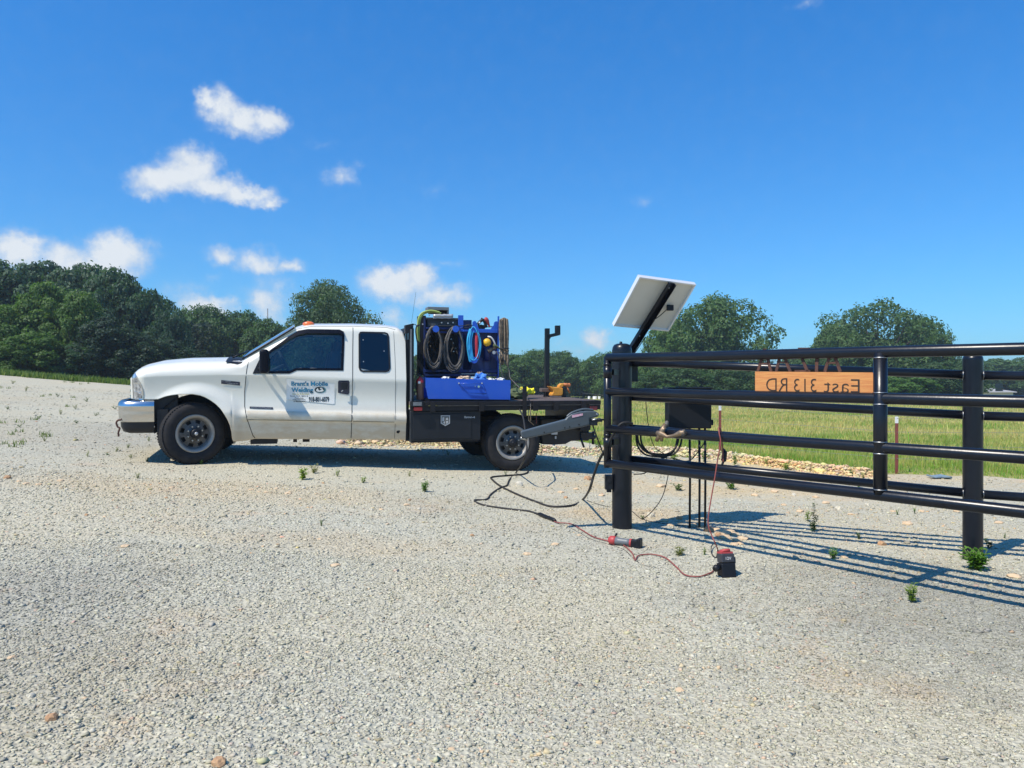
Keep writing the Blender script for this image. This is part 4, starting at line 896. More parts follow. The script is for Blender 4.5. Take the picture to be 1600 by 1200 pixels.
b2 = sz([(390,635.3),(426.5,636.3),(426.5,639.6),(390,638.8)]); bd = surf(b2, -.005, 3, 6).build('door_badge', MT['badge'], door)
p = T(392, 638.2); text_mesh('POWER STROKE', .013, MT['silver_mark'], 'lettering', bd, (p.x, W(p.x, p.z) - .007, p.z), (1, 0, 0), (0, 0, 1), width=.17)
p = T(414, 638.7); text_mesh('V8 DIESEL', .013, MT['silver_mark'], 'lettering', bd, (p.x, W(p.x, p.z) - .007, p.z), (1, 0, 0), (0, 0, 1), width=.08)
hd = sz([(529.5,594.5),(545,594.5),(546.4,596),(546.2,614),(544.5,616.8),(530,616.5),(528.4,614.5),(528.2,596)]); hq = surf(hd, -.004, 8, 6).build('handle_cup', MT['badge'], door)
m = MB(); a, b = T(533, 597, 0), T(543, 612, 0); m.bx((a.x, -.022, b.z + .03), (b.x, -.004, a.z)); m.build('handle', MT['plastic_black'], hq, bevel=.008)
p = T(533.5, 612); m = MB(); m.tube([(p.x, 0, p.z), (p.x + .02, -.012, p.z + .02)], .006, 6); m.build('lock', MT['silver_mark'], hq)
fh = T(622.5, 675); m = MB(); m.ball((fh.x, W(fh.x, fh.z), fh.z), .022, 10, 8, (1, .25, 1)); m.ball((fh.x + .012, W(fh.x, fh.z), fh.z + .012), .018, 10, 8, (1, .25, 1)); m.build('rust_hole', MT['gap_dark'], body)
# magnetic sign on the door
mg = sz([(447.5,592),(523,593.5),(523,631.5),(447.5,630.5)]); sg_ = surf(mg, -.006, 5, 6).build('door_sign', MT['magnet_white'], door)
def dtext(body_, x, y, wpx, hpx, mt, bold=.0, off=-.009, shear=0):
    p = T(x, y); q = T(x + wpx, y + wpx * .012); w = (q - p).length; to = text_mesh(body_, hpx / FPX * 9.75, MT[mt], 'lettering', sg_, (p.x, W(p.x, p.z) + off, p.z), Vector((1, 0, -.006)), Vector((0, -.03, 1)), width=w, bold=bold, shear=shear)
    for v in to.data.vertices: v.co.y = W(v.co.x, v.co.z) + off
    return to
dtext("Brant's Mobile", 455, 603.0, 57.5, 7.4, 'letter_dark', .045, -.009); dtext("Brant's Mobile", 455, 603.0, 57.5, 7.4, 'letter_blue', .018, -.011)
dtext("Welding", 455, 614.8, 34.5, 9.2, 'letter_dark', .045, -.009); dtext("Welding", 455, 614.8, 34.5, 9.2, 'letter_blue', .018, -.011)
dtext("Insured & Bonded", 457, 616.7, 26, 2.2, 'letter_yellow', .02)
dtext("Stick, TIG, MIG &", 453.5, 620.2, 28, 2.2, 'letter_dark', .01); dtext("Portable", 460.5, 623.2, 14, 2.0, 'letter_dark', .01); dtext("Fabrication", 457.5, 625.6, 20, 2.0, 'letter_dark', .01); dtext("or Maintenance", 458.5, 628.3, 18.5, 2.2, 'letter_dark', .02)
dtext("918-801-6079", 482.6, 628.2, 31.8, 8.4, 'letter_dark', .035)
m = MB(); c = T(500.5, 609.2)
def lg(x, y, o): p = T(500.5 + x, 609.2 + y); return (p.x, W(p.x, p.z) + o, p.z)
m.add([lg(9.2 * math.cos(a) , 5.2 * math.sin(a), -.0085) for a in np.linspace(0, 6.283, 24, endpoint=False)], [tuple(range(24))]); m.build('logo', MT['letter_teal'] if 'letter_teal' in MT else mat('letter_teal', (.12, .28, .30), .5), sg_)
m = MB(); m.add([lg(-1 + 8 * math.cos(a) , -.3 + 4.6 * math.sin(a), -.0095) for a in np.linspace(0, 6.283, 24, endpoint=False)], [tuple(range(24))]); m.build('logo', MT['letter_dark'], sg_)
m = MB(); m.add([lg(x, y, -.0105) for x, y in ((-6.5, 0), (-4, -3), (-2.5, .5), (-.5, 1.2), (3.2, -1.8), (5.6, 1.4), (2.5, 3), (-3.5, 3), (-6, 2))], [tuple(range(9))]); m.add([lg(x, y, -.0105) for x, y in ((-.5, -3.4), (3, -3.2), (3.4, -2.2), (0, -1.2))], [(0, 1, 2, 3)]); m.build('logo', MT['magnet_white'], sg_)
# headlight
hl = sz([(200.9,582.4),(207,582),(212.5,588),(217.6,597),(221.5,605),(223,613),(223,625),(202,625.3),(200.7,600)]); h = surf(hl, -.006, 14, 8).build('headlight', MT['lens_clear'], body)
ring(hl, .014, -.010).build('headlight_trim', MT['chrome'], h)
for y_ in (598, 612): surf(sz([(204,y_),(219,y_),(219,y_+2),(204,y_+2)]), -.009, 2, 6).build('headlight_reflector', MT['chrome'], h)
# bumper
def bump_path(off=0): 
    X = [(241, -.012), (228, -.022), (210, -.020), (195, .005), (186.5, .05), (180, .14), (175.5, .32), (173.5, .65)]
    P = [Vector((T(x, 640).x, w, 0)) for x, w in X]; P.append(Vector((T(172.5, 640).x, BW / 2, 0))); P = P + [Vector((p.x, BW - p.y, 0)) for p in P[:-1][::-1]]; return smooth_path(P, 4)
def bump(prof, name, mt):
    P = bump_path(); vs = []; n = len(prof)
    for i, p in enumerate(P):
        t = (P[min(i + 1, len(P) - 1)] - P[max(i - 1, 0)]).normalized(); nrm = Vector((t.y, -t.x, 0)); nrm = nrm if nrm.dot(p - Vector((AC.x + 1, BW / 2, 0))) > 0 else -nrm
        for o, z in prof: q = p + nrm * o; vs.append((q.x, q.y, z))
    m = MB(); m.add(vs, [(i * n + k, (i + 1) * n + k, (i + 1) * n + k + 1, i * n + k + 1) for i in range(len(P) - 1) for k in range(n - 1)], True); return m.build(name, MT[mt], truck)
zb1 = T(215, 626.5).z; zb2 = T(200, 660.5).z; zb3 = T(205, 678).z
bmp = bump([(-.09, zb1), (-.04, zb1 + .004), (-.012, zb1 - .02), (.0, zb1 - .055), (.004, zb1 - .075), (-.008, zb1 - .09), (-.006, zb1 - .14), (-.014, zb2 + .02), (-.03, zb2), (-.07, zb2 - .003)], 'front_bumper', 'chrome')
bump([(-.03, zb2 + .003), (-.035, zb2 - .06), (-.06, zb3 + .02), (-.12, zb3), (-.3, zb3 + .01)], 'valance', 'box_black')
m = MB(); a = T(183.5, 655, .25); m.tube(smooth_path([T(190, 656, .08), T(184, 657, .08), T(181.8, 661, .08), T(184, 667, .08), T(187, 669, .08), T(185, 676, .08), T(185.5, 682, .08)]), .011, 6); tag(m.build('tow_hook', MT['rust'], bmp), 'rusty tow hook hanging off the front of the bumper')
# wheel housing and underbody
m = MB(); P = [(AC.x + math.cos(a) * (AR + .01), AC.z + math.sin(a) * (AR + .01)) for a in np.linspace(-.35, math.pi + .02, 26)]; n = len(P)
m.add([(x, .03, z) for x, z in P] + [(x, .75, z) for x, z in P] , [(i, i + 1, n + i + 1, n + i) for i in range(n - 1)], True); m.add([(x, .75, z) for x, z in P], [tuple(range(n))]); m.build('wheel_liner', MT['plastic_black'], body)
m = MB(); m.bx((T(250, 650).x, .45, T(250, 672).z), (T(372, 650).x, 1.55, T(250, 640).z)); m.bx((T(370, 650).x, .12, T(400, 684).z), (T(634, 650).x, 1.88, T(400, 672).z)); m.build('floor_pan', MT['bed_steel'], body)
m = MB(); m.bx((T(245, 650).x, .02, T(245, 677).z), (T(262, 650).x, 1.9, T(245, 640).z)); m.bx((T(238, 650).x, .075, T(245, 662).z), (T(276, 650).x, .11, T(245, 613).z)); m.build('splash_guard', MT['plastic_black'], body)
m = MB(); a = T(391, 685, .1); b = T(433, 693.5, .1); m.bx((a.x, .12, b.z), (b.x, .5, a.z)); a = T(458, 686, .3); b = T(484, 691, .3); m.bx((a.x, .35, b.z), (a.x + .05, .5, a.z)); m.bx((b.x - .09, .35, b.z), (b.x, .6, a.z)); m.build('step_bracket', MT['bed_steel'], truck)
m = MB()
for w_ in (.52, 1.40): m.bx((T(300, 650).x, w_, T(400, 686).z + .02), (T(932, 650).x, w_ + .08, T(400, 672).z + .04))
m.build('chassis_rail', MT['bed_steel'], truck)
# cabin
m = MB(); m.bx((T(392, 650).x, .14, T(400, 640).z), (T(628, 650).x, 1.86, T(400, 636).z)); m.bx((T(392, 650).x, .16, T(400, 630).z), (T(430, 650).x, 1.84, T(400, 580).z)); m.build('dashboard', MT['interior'], body, bevel=.04)
def seat(w0):
    m = MB(); x = T(500, 600).x; m.bx((x - .35, w0, T(400, 632).z), (x + .12, w0 + .5, T(400, 612).z)); m.box((x + .17, w0 + .25, T(500, 585).z), (.14, .5, .62), Matrix.Rotation(.18, 3, 'Y')); m.box((x + .24, w0 + .25, T(500, 541).z), (.10, .26, .18), Matrix.Rotation(.18, 3, 'Y')); m.build('seat', MT['interior'], body, bevel=.035)
seat(.28); seat(1.2)
m = MB(); c = T(446, 570, .55); ax = Vector((-.9, 0, -.42)).normalized(); u = Vector((0, 1, 0)); v_ = ax.cross(u).normalized()
m.tube([c + (u * math.cos(a) + v_ * math.sin(a)) * .19 for a in np.linspace(0, 6.283, 28, endpoint=False)], .016, 8, closed=True); m.tube([c - u * .18, c + u * .18], .015, 6); m.tube([c, c + ax * .25], .025, 8); m.build('steering_wheel', MT['grey_paint'], body)
# mirror
m = MB(); a = T(405.5, 583.5, -.2); b = T(420.5, 546, -.2); m.bx((a.x, -.30, a.z), (b.x, -.08, b.z)); mr_o = m.build('side_mirror', MT['trim_black'], door, bevel=.04, seg=4)
m = MB(); m.tube([T(408, 557, .02), T(411, 556, -.15)], .018, 8); m.tube([T(404, 576, .03), T(411, 576, -.15)], .018, 8); surf(sz([(395.5,583),(404.5,563),(409,560),(414,583)], .05), -.010, 6, 4, mb=m); m.build('mirror_arm', MT['plastic_black'], mr_o)
# roof light
m = MB(); c = T(482.5, 507.5, .35); c.z = crown(c.x, .35); m.ball((c.x, .35, c.z), .075, 14, 8, (1.0, .6, .55)); m.build('roof_light', MT['amber'], body)
m = MB(); c2 = Vector((c.x + .03, 1.0, crown(c.x, 1.0))); 
for w_ in (.75, 1.0, 1.25, 1.65): m.ball((c.x - .02, w_, crown(c.x, w_)), .06, 12, 6, (1, .8, .5))
m.build('far_roof_lights', MT['amber'], body)
# wheels
def wheel(cx, cy, cz, r, steer, outside=-1, name='wheel'):
    """outside = -1 faces the camera side"""
    R = Matrix.Translation((cx, cy, cz)) @ Matrix.Rotation(steer, 4, 'Z') @ (Matrix() if outside < 0 else Matrix.Rotation(math.pi, 4, 'Z'))
    k = r / .40; prof = [(.228, .03), (.236, -.002), (.256, -.018), (.30, -.030), (.345, -.024), (.372, -.008), (.390, .016), (.398, .035)]
    for y in (.062, .105, .150): prof += [(.400, y - .006), (.391, y - .003), (.391, y + .003), (.400, y + .006)]
    prof += [(.398, .190), (.390, .212), (.372, .235), (.30, .250), (.222, .24)]
    prof = [((a if a < .23 else .222 + (a - .222) * (r - .222) / (.40 - .222)), b) for a, b in prof]
    m = MB(); m.lathe(prof, (0, 0, 0), (0, 1, 0), 56)
    for j in range(70):      # tread lugs
        a = 2 * math.pi * j / 70
        for y, dy in ((.016, .036), (.196, .036)):
            c = Vector((math.cos(a) * (r - .006), y + .006, math.sin(a) * (r - .006))); m.box(c, (.012, dy, .022), Matrix.Rotation(-a, 3, 'Y'))
    w_ = m.build(name, MT['rubber'], truck, recalc=True); w_.matrix_local = R
    m = MB(); pr = [(.236, .0), (.233, -.010), (.224, -.012), (.206, .004), (.198, .026), (.192, .034), (.170, .040), (.128, .026), (.108, .018), (.082, .020), (.078, .010), (0, .008)]
    m.lathe(pr, (0, 0, 0), (0, 1, 0), 64, skip=lambda i, q: i == 6 and (q % 8) in (1, 2, 3, 4)); m.lathe([(.223, -.004), (.2, .05), (.19, .2)], (0, 0, 0), (0, 1, 0), 40)
    m.build('rim', MT['rim_paint'], w_)
    m = MB(); m.lathe([(.241, -.003), (.238, -.0165), (.227, -.0190), (.205, -.0105), (.192, .010), (.187, .034)], (0, 0, 0), (0, 1, 0), 56); m.build('rim_ring', MT['rim_ring'], w_)
    m = MB(); m.lathe([(.185, .09), (0, .09)], (0, 0, 0), (0, 1, 0), 24); m.build('brake_disc', MT['plastic_black'], w_)
    m = MB()
    for j in range(8): a = 2 * math.pi * (j + .5) / 8; c = Vector((math.cos(a) * .092, .02, math.sin(a) * .092)); m.tube([c, c + Vector((0, -.028, 0))], .011, 6, smooth=False)
    m.build('lug_nuts', MT['steel_bare'], w_)
    m = MB(); m.lathe([(.062, .012), (.060, -.035), (.050, -.045), (0, -.047)], (0, 0, 0), (0, 1, 0), 20); hb = m.build('hub', MT['plastic_black'], w_)
    m = MB(); m.lathe([(.022, -.047), (.020, -.052), (0, -.053)], (0, 0, 0), (0, 1, 0), 14); m.build('hub_cap', MT['silver_mark'] if steer else MT['plastic_black'], w_)
    return w_
fc = T(304.5, 680.5, .03); rc = T(802, 694, .02)
rF = .392; rR = .402
wheel(fc.x, .06, T(304.5, 727.0, .03).z + rF, rF, rad(24)); wheel(rc.x, .05, T(802, 737.5, .02).z + rR, rR, 0)
wheel(fc.x, BW - .06, T(304.5, 727.0, .03).z + rF, rF, rad(24), 1); wheel(rc.x, BW - .05, T(802, 737.5, .02).z + rR, rR, 0, 1)
m = MB(); zr = T(802, 737.5, .02).z + rR; m.tube([(rc.x, .2, zr), (rc.x, .8, zr), (rc.x, .9, zr), (rc.x, 1.1, zr), (rc.x, 1.2, zr), (rc.x, 1.8, zr)], [.05, .05, .14, .14, .05, .05], 14); m.build('rear_axle', MT['bed_steel'], truck)
# flatbed
xa = T(640, 627).x; xb = T(938.5, 627, -.06).x; zd = T(790, 627.0, -.06).z; W0, W1 = -.06, 2.26
m = MB(); m.bx((xa, W0 + .03, zd - .045), (xb - .03, W1 - .03, zd)); dk = m.build('deck', MT['rusty_deck'], truck)
m = MB()
for k in range(11): w_ = W0 + .2 * (k + 1); m.bx((xa + .01, w_ - .003, zd + .0005), (xb - .04, w_ + .003, zd + .002))
m.build('plank_gaps', MT['gap_dark'], dk)
zr1 = T(790, 633, -.06).z; zr2 = T(790, 641, -.06).z
m = MB(); m.bx((xa, W0 - .012, zr1), (xb, W0 + .03, zd + .004)); m.bx((xa, W1 - .03, zr1), (xb, W1 + .012, zd + .004)); m.bx((xb - .03, W0 + .031, zr2), (xb, W1 - .031, zd + .004)); m.build('rub_rail', MT['bed_steel'], truck, bevel=.004)
for wa, wb_ in ((W0, W0 + .022), (W1 - .022, W1)): m = MB(); m.bx((xa, wa, zr2), (xb - .002, wb_, zr1 - .004)); m.build('side_channel', MT['bed_steel'], truck)
m = MB(); m.bx((T(682, 633).x, W0 - .022, zr1 - .006), (T(747, 633).x, W0 - .0125, zr1)); m.bx((T(757, 633).x, W0 - .022, zr1 - .006), (T(832, 633).x, W0 - .0125, zr1)); m.bx((T(840, 633).x, W0 - .022, zr1 - .006), (T(905, 633).x, W0 - .0125, zr1)); m.bx((T(918, 633).x, W0 - .022, zr1 - .006), (xb - .01, W0 - .0125, zr1)); m.build('rail_edge', MT['rim_paint'], truck)
for x_ in (676, 752, 836, 868, 911):
    m = MB(); a = T(x_ - 4, 630, W0); b = T(x_ + 4, 630, W0); m.bx((a.x, W0 - .035, zr2 - .01), (b.x, W0 - .0225, zd - .0)); m.build('stake_pocket', MT['bed_steel'], truck, bevel=.003)
m = MB()
for x_ in (665, 720, 770, 830, 870, 910): q = T(x_, 640).x; m.bx((q - .03, W0 + .03, zr2 + .02), (q + .03, W1 - .03, zd - .05))
m.build('cross_member', MT['bed_steel'], truck)
m = MB(); m.box((T(815, 615).x + .02, W0 - .02, (zd + T(815, 600).z) / 2 - .12), (.055, .03, .42)); m.build('stake', MT['bed_steel'], truck, bevel=.004)
# toolbox under the deck
m = MB(); a = T(641, 689.5, -.02); b = T(751, 641.5, -.02); m.bx((a.x, -.02, a.z), (b.x, .45, b.z)); tb = m.build('underbody_toolbox', MT['box_black'], truck, bevel=.01)
m = MB(); a2 = T(645, 686, -.02); b2 = T(736, 646, -.02); m.bx((a2.x, -.032, a2.z), (b2.x, -.021, b2.z)); m.build('toolbox_door', MT['box_black'], tb, bevel=.006)
m = MB(); m.bx((T(642, 692, 0).x, .0, T(642, 692).z), (T(748, 692, 0).x, .4, T(642, 689.6).z)); m.build('toolbox_skid', MT['bed_steel'], tb)
def em(x, y, o=-.034): p = T(695.6 + x, 656.6 + y, -.03); return (p.x, o, p.z)
sh = [(-7, -7.6), (7.3, -7.6), (7.3, 5), (0, 9), (-7, 5)]
m = MB(); m.prism([em(x, y) for x, y in sh], (0, -.004, 0)); e_ = m.build('emblem', MT['silver_mark'], tb)
m = MB(); m.prism([em(x * .82, y * .82 - .2, -.0385) for x, y in sh], (0, -.001, 0)); m.build('emblem_field', mat('emblem_grey', (.12, .12, .11), .6), e_)
m = MB(); m.prism([em(x, y, -.040) for x, y in ((-4.5, -4.5), (-1.6, -4.8), (-2, 1.2), (-4.8, 1.2))], (0, -.001, 0)); m.prism([em(x, y, -.040) for x, y in ((.8, -2), (3.2, -4.8), (4.6, -.6), (1.6, -.4))], (0, -.001, 0)); m.prism([em(x, y, -.040) for x, y in ((-4, 3), (-.6, 1.6), (-1, 6))], (0, -.001, 0)); m.prism([em(x, y, -.040) for x, y in ((1.2, 1.2), (4.4, .8), (4.6, 4), (1.4, 5.6))], (0, -.001, 0)); m.build('emblem_mark', MT['silver_mark'], e_)
p = T(725.6, 653.4, -.03); text_mesh('Banner', .030, MT['silver_mark'], 'lettering', tb, (p.x, -.034, p.z), (1, 0, 0), (0, 0, 1), width=.105, bold=.02); p = T(737, 653.6, -.03); text_mesh('-4', .030, MT['silver_mark'], 'lettering', tb, (p.x, -.034, p.z), (1, 0, 0), (0, 0, 1), width=.045, bold=.02)
# headache rack
m = MB(); m.bx((T(641.5, 600, 0).x, .02, zd - .02), (T(647, 600, 0).x, .075, T(644, 513, .03).z)); m.bx((T(641.5, 600, 0).x, 1.93, zd - .02), (T(647, 600, 0).x, 1.985, T(644, 513, .03).z)); m.bx((T(641.5, 600, 0).x, .075, T(644, 516, .03).z), (T(647, 600, 0).x, 1.93, T(644, 509, .03).z)); rk = m.build('headache_rack', MT['black_steel'], truck, bevel=.004)
m = MB(); m.bx((T(640.8, 600).x, -.005, T(641, 690).z), (T(643.2, 600).x, .018, T(641, 514).z)); m.build('rack_edge', MT['grey_paint'], rk)
m = MB(); m.prism([T(x, y, .0) for x, y in ((633.2, 508), (646, 505.2), (646.8, 508), (641, 512), (640.5, 520), (633.2, 521))], (0, .12, 0)); m.build('rack_cap', MT['plastic_black'], rk)
for k in range(7): m = MB(); w_ = .3 + k * .23; m.bx((T(641.5, 600, 0).x + .01, w_, zd - .02), (T(641.5, 600, 0).x + .035, w_ + .03, T(644, 516, .03).z)); m.build('rack_bar', MT['black_steel'], rk)
m = MB(); m.bx((T(636, 600).x, .12, T(636, 690).z), (T(641, 600).x, 1.88, T(636, 530).z)); m.build('rack_mesh', MT['plastic_black'], rk)
m = MB(); m.tube([T(643, 505, .1), T(646.5, 480, .1), T(650, 456, .1)], .0018, 5); m.build('antenna', MT['plastic_black'], rk)
m = MB(); a = T(642, 635, W0); b = T(661, 626, W0); m.bx((a.x, W0 - .05, a.z), (b.x, W0 - .013, b.z)); lb = m.build('marker_bracket', MT['black_steel'], truck, bevel=.004)
m = MB(); a = T(644.5, 633.6, W0); b = T(658, 628, W0); m.bx((a.x, W0 - .054, a.z), (b.x, W0 - .0505, b.z)); m.build('marker_lens', MT['grey_paint'], lb)
m = MB(); a = T(646, 641.6, W0); b = T(659.5, 635.8, W0); m.bx((a.x, W0 - .03, a.z), (b.x, W0 - .001, b.z)); m.build('side_marker', MT['red_paint'], truck, bevel=.008)
m = MB(); a = T(921.5, 641, W0); b = T(933, 634.5, W0); m.bx((a.x, W0 - .010, a.z), (b.x, W0 - .001, b.z)); m.build('tail_marker', MT['lens_red'], truck, bevel=.003)
# rear underside: tank, mud flap, hitch
m = MB(); m.prism([T(x, y, .45) for x, y in ((845, 655), (847, 694.5), (868, 695), (884, 694), (893, 689.3), (908, 688.6), (921, 689), (921, 664), (905, 655))], (0, .9, 0)); m.build('fuel_tank', MT['tank_brown'], truck, bevel=.02)
m = MB(); m.bx((T(905, 650, .3).x, .25, T(905, 672, .3).z), (T(921, 650, .3).x, 1.9, zr2)); m.build('rear_beam', MT['bed_steel'], truck)
m = MB(); m.tube([T(905, 682, .5), T(930, 683, .5)], .03, 8); m.tube([T(926.5, 677, .5), T(926.5, 694, .5)], .022, 8); m.ball(T(927, 676.5, .5), .028, 10, 8); m.tube([T(907, 684, .3), T(912.5, 699, .3)], .016, 6); m.bx(T(908, 687, .4), T(922, 675, .5)); m.build('hitch', MT['black_steel'], truck)
m = MB()
for k in range(8): c = T(921.5, 689.5 + k * 2.3, .42); m.tube([c + Vector((math.cos(a) * .010 * (1 if k % 2 else .3), math.sin(a) * .0 + math.cos(a) * .008 * (0 if k % 2 else 1), math.sin(a) * .013)) for a in np.linspace(0, 6.283, 8, endpoint=False)], .003, 4, closed=True)
m.build('safety_chain', MT['steel_bare'], truck)
m = MB(); m.tube([T(826, 640, -.07), T(826, 657, -.05), T(834, 664, -.0)], .006, 6); m.tube([T(829, 636, -.07), T(829, 658, -.05)], .007, 6); m.build('drop_chain', MT['cable_brown'], truck)
m = MB(); m.tube([T(838, 645, .1), T(838, 662, .1)], .006, 5); m.build('wiring', MT['lens_red'], truck)
m = MB(); m.box(T(866, 677, .40), (.09, .03, .035)); m.box(T(868, 683.5, .40), (.022, .02, .04)); m.build('plate_lamp', MT['silver_mark'], truck)

# ------------------------------------------------------------------ gear on the flatbed (in the truck's own directions)
def ld(name, px, py, w, label, cat, group=None): p = T(px, py, w); return empty(name, tuple(p), label, cat, group, M=TM), tuple(p)
def ldt(o): return o
def hose(pts, r, matn, parent, base, name='loop', n=6): m = MB(); m.tube(smooth_path(pts, 5), r, n); return m.build(name, MT[matn], parent, base=base)
# blue box
bx_, bb = ld('open_toolbox', 730, 624.5, .06, 'long bright blue open steel box with drop handle on the near edge of the flatbed', 'toolbox')
a = T(667, 624.3, .02); b = T(797.5, 594.2, .02); zt_ = T(667, 590.5, .02).z; D = .42
fl = [T(665.2, 590.3, .02), T(797.8, 594.2, .02), T(797.3, 624.4, .02), T(669, 623.2, .02), T(665.4, 606, .02)]
m = MB(); m.prism(fl, (0, .008, 0)); m.prism([p + Vector((0, D, 0)) for p in fl], (0, .008, 0)); m.prism([fl[0] + Vector((0, .008, 0)), fl[0] + Vector((0, D, 0)), fl[4] + Vector((0, D, 0)), fl[4] + Vector((0, .008, 0))], (.008, 0, 0)); m.prism([fl[1] + Vector((0, .008, 0)), fl[1] + Vector((0, D, 0)), fl[2] + Vector((0, D, 0)), fl[2] + Vector((0, .008, 0))], (-.008, 0, 0)); m.prism([fl[3] + Vector((.01, .009, .003)), fl[2] + Vector((-.01, .009, .003)), fl[2] + Vector((-.01, D - .001, .003)), fl[3] + Vector((.01, D - .001, .003))], (0, 0, .008)); m.build('box_shell', MT['blue_paint'], bx_, base=bb)
m = MB(); P = [T(x, y, .005) for x, y in ((717, 599), (722, 603), (732, 613.3), (760, 615), (756, 607), (752.8, 599))]; m.tube(P, .0055, 6); m.tube([T(717, 599, .004), T(752.8, 599, .004)], .0055, 6); m.build('drop_handle', MT['blue_paint'], bx_, base=bb)
m = MB(); m.tube([T(748, 604, .019), T(748, 604, -.006)], .016, 14); m.tube([T(742.5, 603.5, .019), T(742.5, 603.5, .008)], .006, 8); m.build('lock', MT['chrome'], bx_, base=bb)
m = MB()
for x in (717, 753): m.tube([T(x, 598.7, .019), T(x, 598.7, -.004)], .010, 8)
m.build('hinge_boss', MT['silver_mark'], bx_, base=bb)
m = MB(); m.bx((T(664, 627, .05).x, .05, zd + .0045), (T(796, 627, .05).x, .4, T(700, 624.2, .02).z)); m.build('skid', MT['bed_steel'], bx_, base=bb)
def crumple(px, py, w, sx, sy, szz, matn, label, name, cat, seed):
    import bmesh
    me = bpy.data.meshes.new(name); bm = bmesh.new(); bmesh.ops.create_icosphere(bm, subdivisions=3, radius=1); 
    for v in bm.verts:
        d = 1 + .55 * mnoise.noise(v.co * 1.6 + Vector((seed, 0, 0))) + .3 * mnoise.noise(v.co * 4 + Vector((0, seed, 0))); v.co = Vector((v.co.x * sx * d, v.co.y * sy * d, v.co.z * szz * d))
    bm.to_mesh(me); bm.free(); me.materials.append(MT[matn]); o = bpy.data.objects.new(name, me); sc.collection.objects.link(o); o.matrix_world = TM @ Matrix.Translation(T(px, py, w)); return tag(o, label, cat)
crumple(726, 592, .2, .10, .12, .045, 'bag_tan', 'crumpled tan bag sticking out of the blue box, left of the blue bag', 'bag', 'bag', 2.1)
crumple(750, 590.5, .22, .085, .1, .07, 'bag_blue', 'crumpled blue bag rising highest out of the blue box', 'bag', 'bag', 5.3)
crumple(749, 587, .26, .05, .06, .05, 'cable_brown', 'small brown bundle lying on the blue bag in the box', 'bundle', 'bundle', 6.3)
crumple(766, 592.5, .2, .05, .08, .018, 'white_plastic', 'white paper scrap in the blue box beside the blue bag', 'paper_scrap', 'paper', 1.3)
crumple(782, 593, .2, .06, .08, .022, 'white_plastic', 'white paper scrap at the right end of the blue box', 'paper_scrap', 'paper', 3.3)
crumple(696, 590.5, .2, .05, .08, .018, 'white_plastic', 'white paper scrap at the left end of the blue box', 'paper_scrap', 'paper', 4.3)
# extinguisher
ex, eb = ld('fire_extinguisher', 656.5, 624, .06, 'red and brown fire extinguisher standing between the headache rack and the blue box', 'fire extinguisher')
z0 = T(656.5, 624.3, .1).z; z1_ = T(656.5, 597.5, .1).z; cx = T(656.5, 600, .1).x
m = MB(); m.lathe([(0, z0), (.048, z0), (.051, z0 + .01), (.051, z1_)], (cx, .1, 0), n=20); m.build('cylinder', MT['brown_paint'], ex, base=eb)
m = MB(); m.lathe([(.0515, z1_), (.051, z1_ + .02), (.042, z1_ + .05), (.022, z1_ + .065), (.018, z1_ + .075), (0, z1_ + .076)], (cx, .1, 0), n=20); m.build('shoulder', MT['red_paint'], ex, base=eb)
m = MB(); m.bx((cx - .035, .045, z1_ - .015), (cx - .005, .0485, z1_ + .015)); m.build('tag_label', MT['white_plastic'], ex, base=eb)
m = MB(); m.tube([(cx - .02, .1, z1_ + .075), (cx + .01, .1, z1_ + .10), (cx - .05, .1, z1_ + .115)], .008, 6); m.tube([(cx, .1, z1_ + .07), (cx, .1, z1_ + .11)], .012, 8); m.tube(smooth_path([(cx + .01, .1, z1_ + .09), (cx - .05, .08, z1_ + .08), (cx - .062, .07, z1_), (cx - .06, .07, z1_ - .1)]), .006, 6); m.build('valve', MT['black_steel'], ex, base=eb)
# blue rack
mat('blue_paint_shaded', (.006, .03, .19), .5, 0, col2=(.01, .012, .03), noise_amt=.5, noise_scale=9)  # rack blue darkened, the shade on rails and posts put into the colour
RW = .78
rk_, rbb = ld('welding_rack', 720, 588, RW, 'blue steel rack with round hooks and a shelf, standing behind the blue box', 'rack')
def Q(x, y, w=RW): return T(x, y, w)
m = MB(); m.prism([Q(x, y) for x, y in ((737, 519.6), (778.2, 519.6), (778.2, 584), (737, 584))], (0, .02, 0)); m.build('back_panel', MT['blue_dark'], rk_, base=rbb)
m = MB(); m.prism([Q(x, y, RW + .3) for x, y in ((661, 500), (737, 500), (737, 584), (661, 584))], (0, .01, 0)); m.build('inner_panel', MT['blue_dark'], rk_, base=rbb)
m = MB()
for x0_, x1_, y0_, y1_, w_ in ((716.3, 724.2, 492.6, 518, RW + .02), (777.8, 780.2, 494, 588, RW - .05), (739, 743.5, 505, 520, RW - .05), (744.5, 778, 514.5, 519.6, RW - .06), (724.3, 739, 515.5, 518, RW - .02)):
    m.bx(T(x0_, y1_, w_), T(x1_, y0_, w_) + Vector((0, .04, 0)))
for x_ in (663, 776): m.bx(Q(x_, 627, RW), Q(x_ + 3, 588, RW) + Vector((0, .04, 0)))
m.build('frame', MT['blue_paint'], rk_, base=rbb, bevel=.003)
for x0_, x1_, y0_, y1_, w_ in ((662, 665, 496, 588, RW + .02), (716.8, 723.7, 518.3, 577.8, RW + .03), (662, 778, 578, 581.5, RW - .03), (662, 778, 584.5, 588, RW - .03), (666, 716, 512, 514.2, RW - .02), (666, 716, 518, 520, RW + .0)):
    m = MB(); m.bx(T(x0_, y1_, w_), T(x1_, y0_, w_) + Vector((0, .04, 0))); m.build('cross_rail', MT['blue_paint_shaded'], rk_, base=rbb, bevel=.003)
